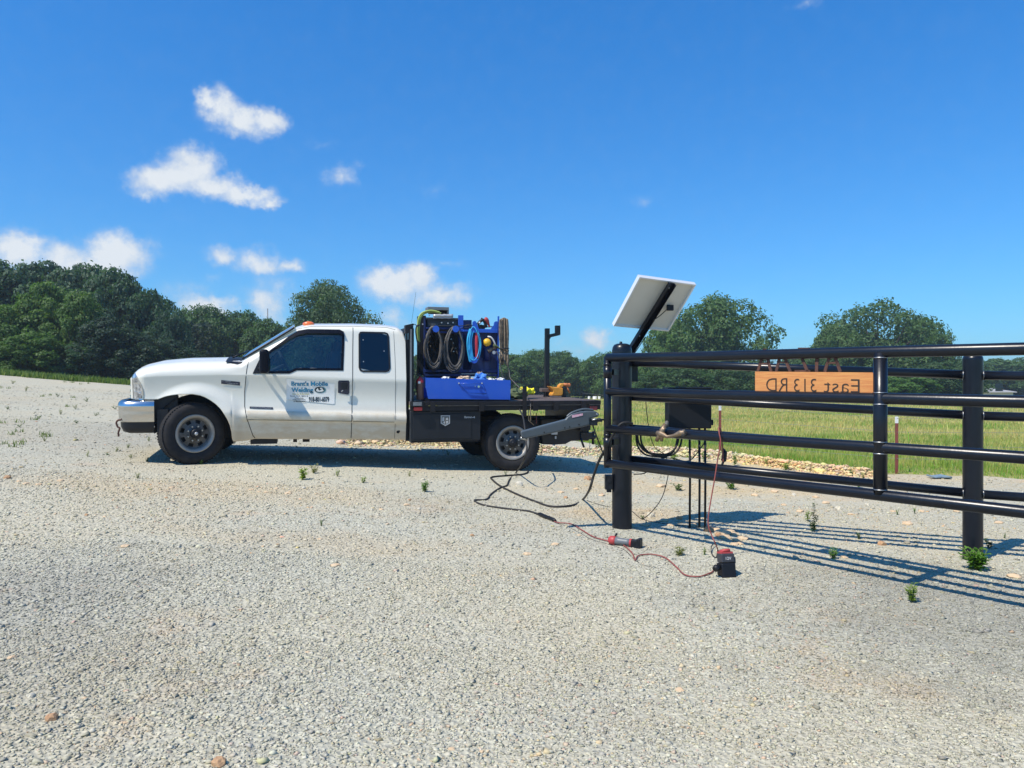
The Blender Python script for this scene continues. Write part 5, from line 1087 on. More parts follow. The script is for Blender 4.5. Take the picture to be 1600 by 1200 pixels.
m = MB(); m.prism([Q(x, y, RW - .055) for x, y in ((767, 515), (769, 510.5), (772, 508), (772.3, 504), (774.5, 502), (777.7, 502.2), (777.7, 515))], (0, .03, 0)); m.prism([Q(x, y, RW - .055) for x, y in ((738.8, 516), (738.8, 503.5), (740.5, 501.5), (743, 501.5), (744.6, 504), (746.5, 509), (748.5, 515))], (0, .03, 0)); m.build('end_plate', MT['blue_paint'], rk_, base=rbb)
HK = [(681.2, 514), (712.3, 514), (741, 514.8), (741.2, 562.8)]
for x, y in HK:
    m = MB(); c = Q(x, y, RW - .20); m.tube([c, c + Vector((0, .012, 0))], .047, 22, smooth=False); m.tube([c + Vector((0, .012, 0)), c + Vector((0, .19, 0))], .018, 10); m.build('hook_disc', MT['blue_paint'], rk_, base=rbb)
def coil(name, x0, x1, y0, y1, nl, r, matn, label, cat, seed, w0=RW - .17, skew=0, cols=None):
    rng = random.Random(seed); o, b = ld(name, (x0 + x1) / 2, y1, w0, label, cat); m = MB(); m2 = MB()
    for k in range(nl):
        ins = rng.uniform(0, 1) ** .7; cx = (x0 + x1) / 2 + rng.uniform(-1.2, 1.2); rx = (x1 - x0) / 2 * (1 - .30 * ins); yb = y1 - ins * (y1 - y0) * .16; w = w0 + rng.uniform(-.02, .09); pts_ = []
        topx = cx + rng.uniform(-1, 1); 
        for a in np.linspace(0, 2 * math.pi, 22, endpoint=False):
            ca, sa = math.cos(a), math.sin(a); rr = abs(ca) ** .8 * (1 if ca > 0 else -1); yy = (y0 + yb) / 2 + (yb - y0) / 2 * sa; nar = .72 + .28 * min(1, (yy - y0) / (yb - y0) * 2.4); pts_.append(T(cx + rx * ca * nar + skew * sa, yy, w + .015 * math.sin(a * 3 + k)))
        m.tube(pts_, r, 6, closed=True)
    m.build('loops', MT[matn], o, base=b); return o, b
coil('cable_coil', 662.5, 692.5, 509.5, 579.5, 14, .0085, 'cable_grey', 'grey black welding cable coil on the leftmost blue hook', 'cable coil', 1)
coil('cable_coil', 693, 727, 510.5, 583.5, 14, .0085, 'cable_grey', 'grey black welding cable coil on the second blue hook, in the middle', 'cable coil', 2)
o_, b_ = coil('hose_coil', 728.5, 753, 510.5, 569.8, 5, .006, 'hose_cyan', 'oval coil of light blue and red gas hose between the two right hooks', 'hose coil', 3, RW - .2)
m = MB()
for k in range(7):
    x = 731 + k * 1.1; m.tube(smooth_path([T(x + 3, 514, RW - .19), T(x - .8, 530, RW - .2 + .01 * (k % 3)), T(x - .2, 548, RW - .2), T(x + 3, 566, RW - .19)]), .009, 6)
m.build('strands', MT['hose_cyan'], o_, base=b_)
m = MB()
for k in range(4): x = 743.6 + k * 1.0; m.tube(smooth_path([T(x, 520, RW - .18), T(x - .6, 535, RW - .19 + .01 * (k % 2)), T(x + .2, 560.5, RW - .18)]), .008, 6)
m.build('red_strands', MT['hose_red'], o_, base=b_)
# lead bundle at the right end
lb_, b_ = ld('lead_bundle', 787, 572, RW - .1, 'thick brown bundle of leads tied in the middle, hanging at the right rack end', 'cable bundle')
m = MB(); rng_ = random.Random(5)
for k in range(34):
    x = rng_.uniform(-7.2, 7.2); d_ = rng_.uniform(-.07, .07); yb = rng_.uniform(560, 573); c = 787.5
    m.tube(smooth_path([T(c + x * .80, 496 + abs(x) * .4, RW - .1 + d_), T(c + x * .95 - .3, 505, RW - .1 + d_), T(c + x, 522, RW - .1 + d_), T(c + x * .86 + .4, 545, RW - .1 + d_ * .6), T(c + x * .95 + .3, 556, RW - .1 + d_), T(c + x * .9 + .5, yb, RW - .1 + d_)]), .0085, 6)
m.build('leads', MT['cable_brown'], lb_, base=b_)
m = MB(); m.tube([T(787.5 + 7.2 * math.cos(a), 544.5, RW - .1 + .085 * math.sin(a)) for a in np.linspace(0, 6.283, 16, endpoint=False)], .010, 6, closed=True); m.tube([T(793, 545, RW - .15), T(795, 548, RW - .16), T(793.5, 550, RW - .16)], .006, 5); m.build('tie', MT['cable_black'], lb_, base=b_)
# loose cables from the rack to the deck
o = hose([T(776, 549, RW - .2), T(780, 562, RW - .2), T(783, 578, RW - .2), T(786, 592, RW - .2), T(786.5, 604, RW - .2), T(787, 620, RW - .2)], .007, 'cable_grey', None, None, 'hanging_cable'); 
o.matrix_world = TM; tag(o, 'thin grey cable dropping from the regulators behind the blue box', 'cable')
o = hose([T(779, 549, RW - .22), T(788, 563, RW - .22), T(795, 578, RW - .2), T(797, 590, RW - .3), T(803, 597, RW - .4), T(812, 606, RW - .6), T(815, 607.5, RW - .75), T(822, 621, .0), T(828, 627, -.05), T(829, 637, -.09)], .0065, 'cable_grey', None, None, 'hanging_cable'); o.matrix_world = TM; tag(o, 'thin grey cable running from the regulators down right to the deck stake', 'cable')
# regulators and yellow cap
rg, b_ = ld('gas_regulator', 768, 550, RW - .1, 'brass and green gas regulators with round gauge beside the yellow cap', 'regulator')
m = MB(); m.tube([T(766, 546, RW - .1), T(778, 542, RW - .1)], .02, 8); m.tube([T(762, 549, RW - .12), T(769, 545, RW - .12)], [.035, .028], 10); m.build('body', MT['brass'], rg, base=b_)
m = MB(); c = T(772, 550.8, RW - .16); m.tube([c, c + Vector((0, .03, 0))], .025, 16); m.build('gauge', MT['silver_mark'], rg, base=b_)
m = MB(); m.tube(smooth_path([T(762, 526, RW - .12), T(767, 527, RW - .13), T(771, 532, RW - .13), T(774, 539, RW - .12)]), .012, 7); m.build('hose', MT['panel_frame'], rg, base=b_)
m = MB(); m.tube([T(771, 539, RW - .14), T(776, 541, RW - .14), T(781, 545, RW - .14), T(790, 545, RW - .16)], [.022, .016, .010, .006], 8); m.build('handle', MT['olive_cloth'], rg, base=b_)
cp_, b_ = ld('gas_cylinder', 761, 560, RW - .08, 'small gas bottle with round yellow cap on the blue rack', 'gas cylinder')
m = MB(); m.ball(T(761, 535, RW - .14), .058, 18, 12, (1, .9, 1)); m.build('cap', MT['yellow_cap'], cp_, base=b_)
m = MB(); c = T(761, 535, RW - .08); m.lathe([(.03, -.03), (.05, -.07), (.055, -.12), (.055, -.26), (0, -.28)], (c.x, c.y, c.z), n=16); m.build('bottle', MT['blue_dark'], cp_, base=b_)
# tool heap on the shelf
hp_, b_ = ld('angle_grinder', 757, 513, RW, 'red and black angle grinder lying on the shelf of the blue rack', 'power tool')
m = MB(); m.tube(smooth_path([T(757, 498, RW - .02), T(760, 500, RW - .02), T(763, 506, RW - .02), T(765, 511, RW - .02)]), [.025 + .01 * math.sin(k * .3) for k in range(19)], 10); m.build('motor', MT['red_plastic'] if 'red_plastic' in MT else mat('red_plastic', (.42, .05, .05), .5), hp_, base=b_)
m = MB(); m.tube(smooth_path([T(746.5, 507, RW - .02), T(750, 502.5, RW - .02), T(755, 500, RW - .02), T(758, 505, RW - .02), T(760, 512, RW - .02)]), .022, 8); m.tube([T(752, 497, RW), T(755, 500, RW)], .012, 6); m.box(T(752, 511, RW), (.09, .08, .06)); m.tube(smooth_path([T(751, 507, RW - .05), T(756, 510, RW - .06), T(764, 511, RW - .05), T(769, 510, RW - .04)]), .006, 6); m.build('body', MT['plastic_black'], hp_, base=b_)
m = MB(); m.ball(T(749.5, 504.5, RW - .05), .018, 10, 8); m.build('guard', MT['silver_mark'], hp_, base=b_)
# welding machine
wm, wb = ld('welding_machine', 690, 626, RW + .1, 'black engine welding machine with grey top bonnet and silencer, inside the blue rack', 'welding machine')
def wbx(x0_, y0_, x1_, y1_, w0_, w1_, name, mt, bev=.006): m = MB(); a, b = T(x0_, y1_, w0_), T(x1_, y0_, w0_); m.bx((a.x, w0_, a.z), (b.x, w1_, b.z)); return m.build(name, MT[mt], wm, base=wb, bevel=bev)
zdk = zd + .0005
wbx(666, 498.5, 715.8, 580, RW + .07, RW + .27, 'case', 'plastic_black', .015); wbx(654.5, 493, 665.8, 586, RW + .05, RW + .26, 'side_panel', 'plastic_black', .01)
wbx(666, 497, 717, 499, RW + .05, RW + .27, 'top_plate', 'grey_dark', .003); wbx(668.8, 480, 701.5, 484, RW + .0, RW + .25, 'bonnet', 'grey_paint', .004); wbx(698.8, 484, 701.5, 491, RW + .02, RW + .2, 'bonnet_leg', 'grey_paint', .003); wbx(671, 484, 698, 490, RW + .1, RW + .22, 'bonnet_core', 'plastic_black', .003)
wbx(668, 500.5, 714, 510, RW + .064, RW + .069, 'control_panel', 'grey_dark', .001)
wbx(664, 584, 716, 600, RW + .08, RW + .27, 'base', 'bed_steel', .004)
m = MB(); P = [T(677 + k * 3.4, 493.5 + .3 * math.sin(k * 2), RW - .02) for k in range(10)]; m.tube(P, [.022 + .005 * (k % 2) for k in range(10)], 12); m.tube([p + Vector((0, 0, -.028)) for p in P], .014, 8); m.build('muffler', MT['silver_mark'], wm, base=wb)
p = T(674.5, 507.5, RW + .06); text_mesh('BIG', .02, MT['grey_paint'], 'lettering', wm, (p.x, RW + .062, p.z), (1, 0, 0), (0, 0, 1), width=.09, bold=.01, base=wb)
m = MB()
for x, y in ((690, 504), (700, 505), (708, 504), (660.5, 506.5), (671, 493), (705, 530), (708, 536), (712, 545), (709, 549)): c = T(x, y, RW + .045); m.tube([c, c + Vector((0, .02, 0))], .011, 8)
m.build('knobs', MT['silver_mark'], wm, base=wb)
m = MB(); rng_ = random.Random(11)
for k in range(16):
    x0_, y0_ = rng_.uniform(668, 712), rng_.uniform(512, 545); m.tube(smooth_path([T(x0_, y0_, RW + .04), T(x0_ + rng_.uniform(-5, 5), y0_ + 10, RW + .0), T(x0_ + rng_.uniform(-7, 7), y0_ + rng_.uniform(18, 30), RW + .03)]), rng_.uniform(.006, .014), 6)
m.build('wiring_tangle', MT['cable_black'], wm, base=wb)
m = MB(); m.tube(smooth_path([T(675, 511, RW - .1), T(690, 509, RW - .11), T(712, 509.5, RW - .11), T(728, 509, RW - .1), T(739, 511, RW - .1)]), .006, 6); m.tube(smooth_path([T(720, 513, RW - .08), T(728, 512, RW - .1), T(736, 514, RW - .1)]), .008, 6); m.tube(smooth_path([T(724, 510, RW), T(732, 507.5, RW), T(740, 509, RW)]), .008, 6); m.build('jumper_cable', MT['cable_black'], wm, base=wb)
# lime hose
o, b_ = ld('air_hose', 655, 533, RW - .2, 'yellow green air hose looped over the left side of the welding machine', 'hose')
for dx, dy in ((0, 0), (2.2, 1.6)): hose([T(x + dx, y + dy, RW - .1 + dx * .01) for x, y in ((687, 488), (676, 485.4), (667.5, 486), (659, 489.5), (654.3, 497), (652.7, 507.5), (652.0, 520), (653.5, 533))], .0125, 'hose_lime', o, b_, 'loop')
hose([T(x, y, RW - .14) for x, y in ((655, 507), (651, 510), (649.8, 518), (651.5, 531), (654.5, 545), (655, 560))], .010, 'cable_black', o, b_, 'tail')
o = hose([T(644, 510, .1), T(648, 506.5, .2), T(652, 510, .3), T(656, 508, .5)], .005, 'cable_black', None, None, 'rack_wire'); o.matrix_world = TM; tag(o, 'thin black wire from the headache rack to the welding machine', 'wire')
# pipe stand on the far side of the deck
ps, b_ = ld('pipe_stand', 855, 618, 1.5, 'tall black square steel post with offset cradle top, standing on the rear of the flatbed', 'pipe stand')
m = MB(); a, b = T(852.3, 618.5, 1.5), T(859.2, 513, 1.5); m.bx((a.x, 1.5, zd), (b.x, 1.5 + .075, b.z)); m.build('post', MT['black_steel'], ps, base=b_, bevel=.004)
m = MB(); m.prism([T(x, y, 1.5) for x, y in ((854, 523.5), (869, 520), (875.5, 523.6), (861, 527), (859.5, 529.5), (854, 529))], (0, .07, 0)); m.prism([T(x, y, 1.5) for x, y in ((868.8, 508.5), (875.8, 508.5), (875.8, 523), (868.8, 522))], (0, .07, 0)); m.build('cradle', MT['black_steel'], ps, base=b_, bevel=.003)
# vise / anvil
vz, b_ = ld('bench_vise', 872, 617.5, 1.2, 'orange yellow bench vise bolted on the deck, facing the tail', 'vise')
m = MB(); m.prism([T(x, y, 1.15) for x, y in ((858.6, 603.3), (866, 605), (873, 605), (880, 606.5), (880, 616), (877, 618.5), (862, 618.5), (862.5, 615.5), (864.5, 613), (864.5, 610), (861.5, 607.5))], (0, .16, 0)); m.prism([T(x, y, 1.17) for x, y in ((873, 605), (874.5, 601.5), (877.5, 599.2), (881, 599), (882, 601), (880.5, 603), (878, 606))], (0, .11, 0)); m.build('body', MT['yellow_paint'], vz, base=b_, bevel=.012)
m = MB(); m.tube([T(880, 601, 1.2), T(889.5, 601.5, 1.2)], .026, 10); m.tube([T(885, 603, 1.2), T(890, 614, 1.2)], .016, 8); m.ball(T(889, 601.5, 1.2), .03, 10, 8); m.build('jaw', MT['rust_orange'] if 'rust_orange' in MT else mat('rust_orange', (.5, .16, .05), .6), vz, base=b_)
m = MB(); m.bx((T(880, 618, 1.2).x, 1.18, zd + .001), (T(884, 618, 1.2).x, 1.28, T(884, 605, 1.2).z)); m.build('screw', MT['black_steel'], vz, base=b_)
sb2, b_ = ld('steel_block', 851, 618, 1.3, 'rusty brown steel block on short legs left of the orange vise', 'steel block')
m = MB(); a, b = T(846.3, 612.3, 1.3), T(861.5, 606.8, 1.3); m.bx((a.x, 1.3, a.z), (b.x, 1.42, b.z)); m.build('block', MT['rusty_deck'], sb2, base=b_, bevel=.004)
m = MB()
for x in (851, 858): q = T(x, 618, 1.32).x; m.bx((q - .008, 1.33, zd + .001), (q + .008, 1.36, a.z))
m.build('leg', MT['bed_steel'], sb2, base=b_)
crumple(819, 612, .7, .10, .1, .07, 'yellow_cloth', 'bright yellow cloth heaped beside the deck stake', 'cloth', 'cloth', 8.1)
crumple(831, 611.5, .75, .05, .08, .055, 'yellow_cloth', 'small bright yellow cloth end right of the deck stake', 'cloth', 'cloth', 9.4)
crumple(806, 616, .6, .16, .15, .07, 'olive_cloth', 'olive green tarp folded on the deck right of the blue box', 'tarp', 'tarp', 3.7)

# ------------------------------------------------------------------ gate, fence, posts
GA = Vector((.83, 6.67, 0)); GB = Vector((2.87, 4.31, 0))
def gp(t, z): p = GA.lerp(GB, t); p.z = z; return p
def gt(px):
    k = (px - 800) / FPX; return (k * GA.y - GA.x) / ((GB.x - GA.x) - k * (GB.y - GA.y))
ZA = [1.678, 1.383, 1.061, .761]; ZB = [1.6475, 1.3494, 1.037, .7317]
g = empty('pipe_gate', (.83, 6.67, hz(.83, 6.67)), 'black four-rail pipe gate carrying the orange sign, nearest the camera', 'gate', )
gb = tuple(g.matrix_world.translation)
TE = 1.75
for za, zb in zip(ZA, ZB):
    m = MB(); m.tube([gp(0.0, za), gp(.35, za + (zb - za) * .35 - .004), gp(.7, za + (zb - za) * .7), gp(TE, za + (zb - za) * TE)], .0365, 20); m.build('rail', MT['black_steel'], g, base=gb)
gn = (GB - GA).normalized(); gnn = Vector((gn.y, -gn.x, 0)).normalized()     # towards camera
if gnn.y > 0: gnn = -gnn
m = MB(); m.tube([gp(0, .725), gp(0, 1.69)], .033, 18); m.build('end_post', MT['black_steel'], g, base=gb)
tq = gt(1375.5)
m = MB(); m.tube([gp(tq, .745), gp(tq, 1.65)], .0425, 20); m.build('upright', MT['black_steel'], g, base=gb)
m = MB()
for i in range(4):
    z = ZA[i] + (ZB[i] - ZA[i]) * tq
    for s in (-1, 1):
        if i == 0 and s > 0: continue
        if i == 3 and s < 0: continue
        c = gp(tq, z + s * .037)
        m.tube([c + gn * .042 * math.cos(a) + gnn * .042 * math.sin(a) for a in [math.pi * k / 8 for k in range(9)]], .004, 6)
m.build('weld_bead', MT['steel_bare'], g, base=gb)
for z0, z1 in ((1.505, 1.60), (.90, .985)):
    m = MB(); m.tube([gp(0, z0), gp(0, z1)], .0375, 18); m.tube([gp(0, z1 + .012), gp(0, z1 + .03)], .036, 18); m.box(gp(0, (z0 + z1) / 2) + Vector((.07, .10, 0)), (.05, .13, .05), Matrix.Rotation(-.5, 3, 'Z')); m.build('hinge', MT['black_steel'], g, base=gb)

# thick hinge post
PX, PY = .995, 6.95; pz = hz(PX, PY)
hp = empty('hinge_post', (PX, PY, pz), 'thick round black steel post with domed cap at the left end of the fence', 'post')
m = MB(); m.lathe([(.0895, pz - .3), (.0895, 1.70)], (PX, PY, 0), n=32); m.build('post', MT['black_steel'], hp, base=(PX, PY, pz))
m = MB(); m.lathe([(.0897, 1.70), (.091, 1.705), (.090, 1.755), (.084, 1.785), (.07, 1.805), (.045, 1.815), (.0, 1.818)], (PX, PY, 0), n=32)
m.lathe([(.013, 1.81), (.013, 1.83), (.008, 1.834), (0, 1.835)], (PX - .01, PY, 0), n=10); m.build('cap', MT['black_steel'], hp, base=(PX, PY, pz))
m = MB(); m.bx((PX + .07, PY + .06, 1.47), (PX + .155, PY + .15, 1.725)); m.build('bracket', MT['black_steel'], hp, base=(PX, PY, pz), bevel=.004)
m = MB(); m.bx((PX - .155, PY - .05, .50), (PX - .09, PY + .03, .63)); m.bx((PX - .14, PY - .04, .475), (PX - .10, PY + .01, .50)); m.tube([(PX - .12, PY - .051, .58), (PX - .12, PY - .056, .58)], .018, 14)
tag(m.build('photo_eye', MT['plastic_black'], hp, base=(PX, PY, pz), bevel=.006), 'small black sensor box low on the left side of the post')

# fence behind the gate
F0 = Vector((.995, 7.0, 0)); F1 = Vector((3.54, 5.9, 0)); FD = F1 - F0
def fp(t, z): p = F0 + FD * t; p.z = z; return p
def ft(px): k = (px - 800) / FPX; return (k * F0.y - F0.x) / (FD.x - k * FD.y)
z1 = [1.519, 1.209, .9043, .609]; t1 = .063; z0 = [1.6406, 1.3287, 1.0458, .7628]
fr = empty('pipe_fence', (F0.x, F0.y, hz(F0.x, F0.y)), 'black four-rail pipe fence running behind the gate between the two posts', 'fence'); fb = tuple(fr.matrix_world.translation)
for a, b in zip(z0, z1):
    sl = (b - a) / (1 - t1)
    m = MB(); m.tube([fp(.03, a - sl * (t1 - .03)), fp(.978, a + sl * (.978 - t1))], .0345, 18); m.build('rail', MT['black_steel'], fr, base=fb)
    m = MB(); m.tube([fp(1.022, b + sl * .022), fp(1.9, b + sl * .9 * .4)], .0345, 18); m.build('rail', MT['black_steel'], fr, base=fb)
    for q, s in ((fp(.9755, b), -1), (fp(1.0245, b), 1)):
        ax = FD.normalized(); ring = [q + Vector((0, 0, 1)) * .0355 * math.cos(w) + Vector((ax.y, -ax.x, 0)) * .0355 * math.sin(w) for w in [2 * math.pi * k / 14 for k in range(15)]]
        m = MB(); m.tube(ring, .0028, 5); m.build('weld_bead', MT['steel_bare'], fr, base=fb)
lp = F1; lz = hz(lp.x, lp.y)
p2 = empty('line_post', (lp.x, lp.y, lz), 'round black steel line post at the right with weeds at its foot', 'post')
m = MB(); m.lathe([(.070, lz - .3), (.070, 1.635)], (lp.x, lp.y, 0), n=28); m.build('post', MT['black_steel'], p2, base=(lp.x, lp.y, lz))
m = MB(); m.lathe([(.0705, 1.635), (.0705, 1.645), (.066, 1.66), (.05, 1.672), (0, 1.677)], (lp.x, lp.y, 0), n=28); m.build('cap', MT['black_steel'], p2, base=(lp.x, lp.y, lz))

# street sign on the gate (seen from behind)
def sg_mat():
    m = mat('sign_face', (.50, .20, .06), .6, 0); t = m.node_tree; p = t.nodes['Principled BSDF']; tcn = t.nodes.new('ShaderNodeTexCoord'); mp = t.nodes.new('ShaderNodeMapping'); mp.inputs['Scale'].default_value = (1, 1, 12)
    nz = t.nodes.new('ShaderNodeTexNoise'); nz.inputs['Scale'].default_value = 9; nz.inputs['Detail'].default_value = 6; t.links.new(tcn.outputs['Object'], mp.inputs[0]); t.links.new(mp.outputs[0], nz.inputs[0])
    r = t.nodes.new('ShaderNodeMapRange'); r.inputs[1].default_value = .35; r.inputs[2].default_value = .65; t.links.new(nz.outputs['Fac'], r.inputs[0]); mi = t.nodes.new('ShaderNodeMixRGB'); mi.inputs[1].default_value = (.64, .29, .085, 1); mi.inputs[2].default_value = (.54, .20, .06, 1)
    t.links.new(r.outputs[0], mi.inputs[0]); t.links.new(mi.outputs[0], p.inputs['Base Color'])
sg_mat()
OFF = -gnn * .0
def sp(px, py, off=0.0):
    t = gt(px); d = GA.y + (GB.y - GA.y) * t; p = gp(t, EYE.z - (py - 600) / FPX * d); return p + gnn * off
sgn = empty('road_sign', tuple(sp(1273, 613)), 'orange wood-look road sign read from behind, East 313 RD, between the top two gate rails', 'sign'); sgb = tuple(sgn.matrix_world.translation)
m = MB(); m.prism([sp(1180.5, 612.5, -.006), sp(1367, 616, -.006), sp(1367, 582, -.006), sp(1180.5, 580.5, -.006)], gnn * .012); m.build('board', MT['sign_face'], sgn, base=sgb)
def stext(body, pxa, pya, pxb, pyb, hpx):
    a = sp(pxa, pya, .0085); b = sp(pxb, pyb, .0085); ex = (b - a); w = ex.length; tm = gt((pxa + pxb) / 2); d = GA.y + (GB.y - GA.y) * tm
    # mirrored: reading direction runs right to left
    return text_mesh(body, hpx / FPX * d, MT['letter_sign'], 'lettering', sgn, b, a - b, Vector((0, 0, 1)), width=w, bold=-.012, base=sgb)
mat('letter_sign', (.035, .022, .015), .8)
stext('RD', 1198, 611, 1231, 611, 20); stext('313', 1241.5, 611.5, 1276.5, 612, 20); stext('East', 1288, 612.5, 1344, 613.5, 20.5)
m = MB()
def stroke(a, b, w=.012):
    A = sp(*a); B = sp(*b); dr = (B - A).normalized(); sd_ = dr.cross(gnn).normalized() * w / 2; m.prism([A + sd_ - gnn * .004, B + sd_ - gnn * .004, B - sd_ - gnn * .004, A - sd_ - gnn * .004], gnn * .008)
for a, b, w in (((1184, 581), (1195, 545), .02), ((1195, 545), (1205, 581), .02), ((1188, 568), (1202, 568), .012), ((1213, 581), (1221, 546), .02), ((1221, 546), (1235, 581), .02), ((1216, 566), (1230, 566), .012),
              ((1247, 545), (1265, 545), .016), ((1247, 546), (1262, 581), .02), ((1242, 579.5), (1266, 579.5), .012), ((1277, 544), (1276, 581), .022), ((1289, 581), (1300, 544), .02), ((1300, 544), (1313, 581), .02), ((1293, 567), (1309, 567), .012)):
    stroke(a, b, w)
tag(m.build('cutout_letters', MT['rust'], sgn, base=sgb), 'rusty cut-out steel letters standing on the board, mostly behind the top rail')

# solar panel
C = at(1021.5, 475, 6.85); e1 = Vector((.548, .28, -.028)); e2 = Vector((.178, -.33, .392)); bn = e1.cross(e2).normalized()
if bn.y > 0: bn = -bn
so = empty('solar_panel', tuple(C), 'white backed solar panel tilted on a black arm above the thick post', 'solar panel'); sb_ = tuple(C)
def pc(a, b, o=0): return C + e1 * a + e2 * b + bn * o
m = MB(); m.prism([pc(-.48, -.48, .0), pc(.48, -.48, .0), pc(.48, .48, .0), pc(-.48, .48, .0)], -bn * .008); m.build('backsheet', MT['panel_back'], so, base=sb_)
m = MB(); m.prism([pc(-.48, -.48, -.009), pc(.48, -.48, -.009), pc(.48, .48, -.009), pc(-.48, .48, -.009)], -bn * .004); m.build('cells', MT['solar_cell'], so, base=sb_)
m = MB()
for a0, b0, a1, b1 in ((-.5, -.5, .5, -.475), (-.5, .475, .5, .5), (-.5, -.475, -.475, .475), (.475, -.475, .5, .475)):
    m.prism([pc(a0, b0, .022), pc(a1, b0, .022), pc(a1, b1, .022), pc(a0, b1, .022)], -bn * .038)
m.build('frame', MT['panel_frame'], so, base=sb_)
m = MB(); ax = e2.normalized(); sx_ = ax.cross(bn).normalized()
A0 = pc(-.02, -1.0, .034); A1 = pc(.045, .49, .034); ax = (A1 - A0).normalized(); sx_ = ax.cross(bn).normalized()
m.prism([A0 - sx_ * .036, A0 + sx_ * .036, A1 + sx_ * .036, A1 - sx_ * .036], bn * .006)
m.prism([A0 - sx_ * .036, A0 - sx_ * .030, A1 - sx_ * .030, A1 - sx_ * .036], bn * .035); m.prism([A0 + sx_ * .030, A0 + sx_ * .036, A1 + sx_ * .036, A1 + sx_ * .030], bn * .035)
m.build('mount_arm', MT['black_steel'], so, base=sb_)
jb = pc(.27, .0, .03); m = MB(); m.box(jb, (.062, .03, .052)); 
m.build('junction_box', MT['plastic_black'], so, base=sb_, bevel=.006)
m = MB(); m.tube(smooth_path([pc(.24, -.02, .03), pc(.13, -.14, .06), pc(.04, -.24, .07)]), .004, 6); m.build('cable', MT['cable_black'], so, base=sb_); m = MB()
m.tube(smooth_path([pc(.10, -.62, .05), pc(.10, -.9, .04), pc(.06, -1.25, .04), pc(.05, -1.5, .03)]), .004, 6); m.build('cable', MT['cable_black'], so, base=sb_)
for q in (.40, -.62):
    m = MB(); m.ball(pc(.035 if q > 0 else -.005, q, .045), .008, 8, 6); m.build('bolt', MT['steel_bare'], so, base=sb_)

# control box on three conduits
cx0, cx1 = at(1045.5, 600, 6.95).x, at(1112, 600, 6.95).x
cb = empty('control_box', ((cx0 + cx1) / 2, 7.05, hz(1.5, 7.05)), 'black gate opener control box standing on three thin pipes behind the fence', 'control box'); cbb = tuple(cb.matrix_world.translation)
m = MB(); m.bx((cx0, 6.95, 1.047), (cx1, 7.15, 1.405)); m.build('housing', MT['plastic_black'], cb, base=cbb, bevel=.008)
m = MB(); m.bx((cx0 - .012, 6.935, 1.405), (cx1 + .012, 7.16, 1.42)); m.build('lid', MT['plastic_black'], cb, base=cbb, bevel=.004)
m = MB(); m.bx((cx1 + .001, 6.97, 1.075), (cx1 + .022, 7.03, 1.125)); m.build('latch', MT['plastic_black'], cb, base=cbb, bevel=.003)
for px_ in (1077.5, 1092.5, 1101.5):
    q = at(px_, 600, 7.03); m = MB(); m.tube([(q.x, 7.03, hz(q.x, 7.03) - .1), (q.x + .004, 7.03, .6), (q.x, 7.03, 1.05)], .0105, 10); m.build('conduit', MT['plastic_black'], cb, base=cbb)

# gate opener arm
def arm(px, py, off=0.0):
    d = 6.58 + (px - 813) / 127 * .2; return at(px, py, d) + Vector((0, off, 0))
ga = empty('gate_opener_arm', tuple(arm(935, 655)), 'grey gate opener actuator arm sticking out left from the thick post', 'gate opener'); gab = tuple(ga.matrix_world.translation)
ol = [(813, 674), (845, 665), (883, 655), (886.5, 651), (893, 646.5), (903, 643.5), (918, 642), (930, 642), (936, 647), (934, 651), (921, 654), (921, 664), (905, 668), (890, 670.5), (865, 676), (824, 684.5), (815, 685)]
m = MB(); m.prism([arm(x, y, -.04) for x, y in ol][::-1], Vector((0, .085, 0))); m.build('housing', MT['actuator_grey'], ga, base=gab, bevel=.014, seg=3)
m = MB(); m.tube(smooth_path([arm(886, 651, -.0), arm(893, 645.5), arm(905, 641), arm(915, 639.5), arm(927, 641)]), .011, 8); m.build('handle', MT['actuator_grey'], ga, base=gab)
m = MB(); m.prism([arm(893, 648.5, -.0425), arm(893.5, 652.5, -.0425), arm(910, 648.8, -.0425), arm(910, 645.5, -.0425)], (0, -.001, 0)); m.build('sticker', MT['sticker'], ga, base=gab)
m = MB(); m.box(arm(930, 656.5), (.12, .06, .028)); m.box(arm(927, 661, -.01), (.07, .05, .04)); m.tube([arm(932, 655.5), arm(958, 657.5, .15)], .009, 8); m.build('clevis', MT['black_steel'], ga, base=gab, bevel=.004)
m = MB(); m.tube([arm(931, 646, -.045), arm(934, 649, -.045)], .008, 8); m.tube([arm(924, 656, -.04), arm(937, 653.5, -.04)], .006, 8); m.tube([arm(813.5, 684, -.01), arm(823.5, 686, -.01)], .012, 8); m.build('pin', MT['steel_bare'], ga, base=gab)
m = MB()
for x, y in ((816, 683), (850, 675), (882, 668), (889.5, 666.5), (904, 663)): m.tube([arm(x, y, -.0425), arm(x, y, -.046)], .006, 8)
m.build('screw', MT['plastic_black'], ga, base=gab)
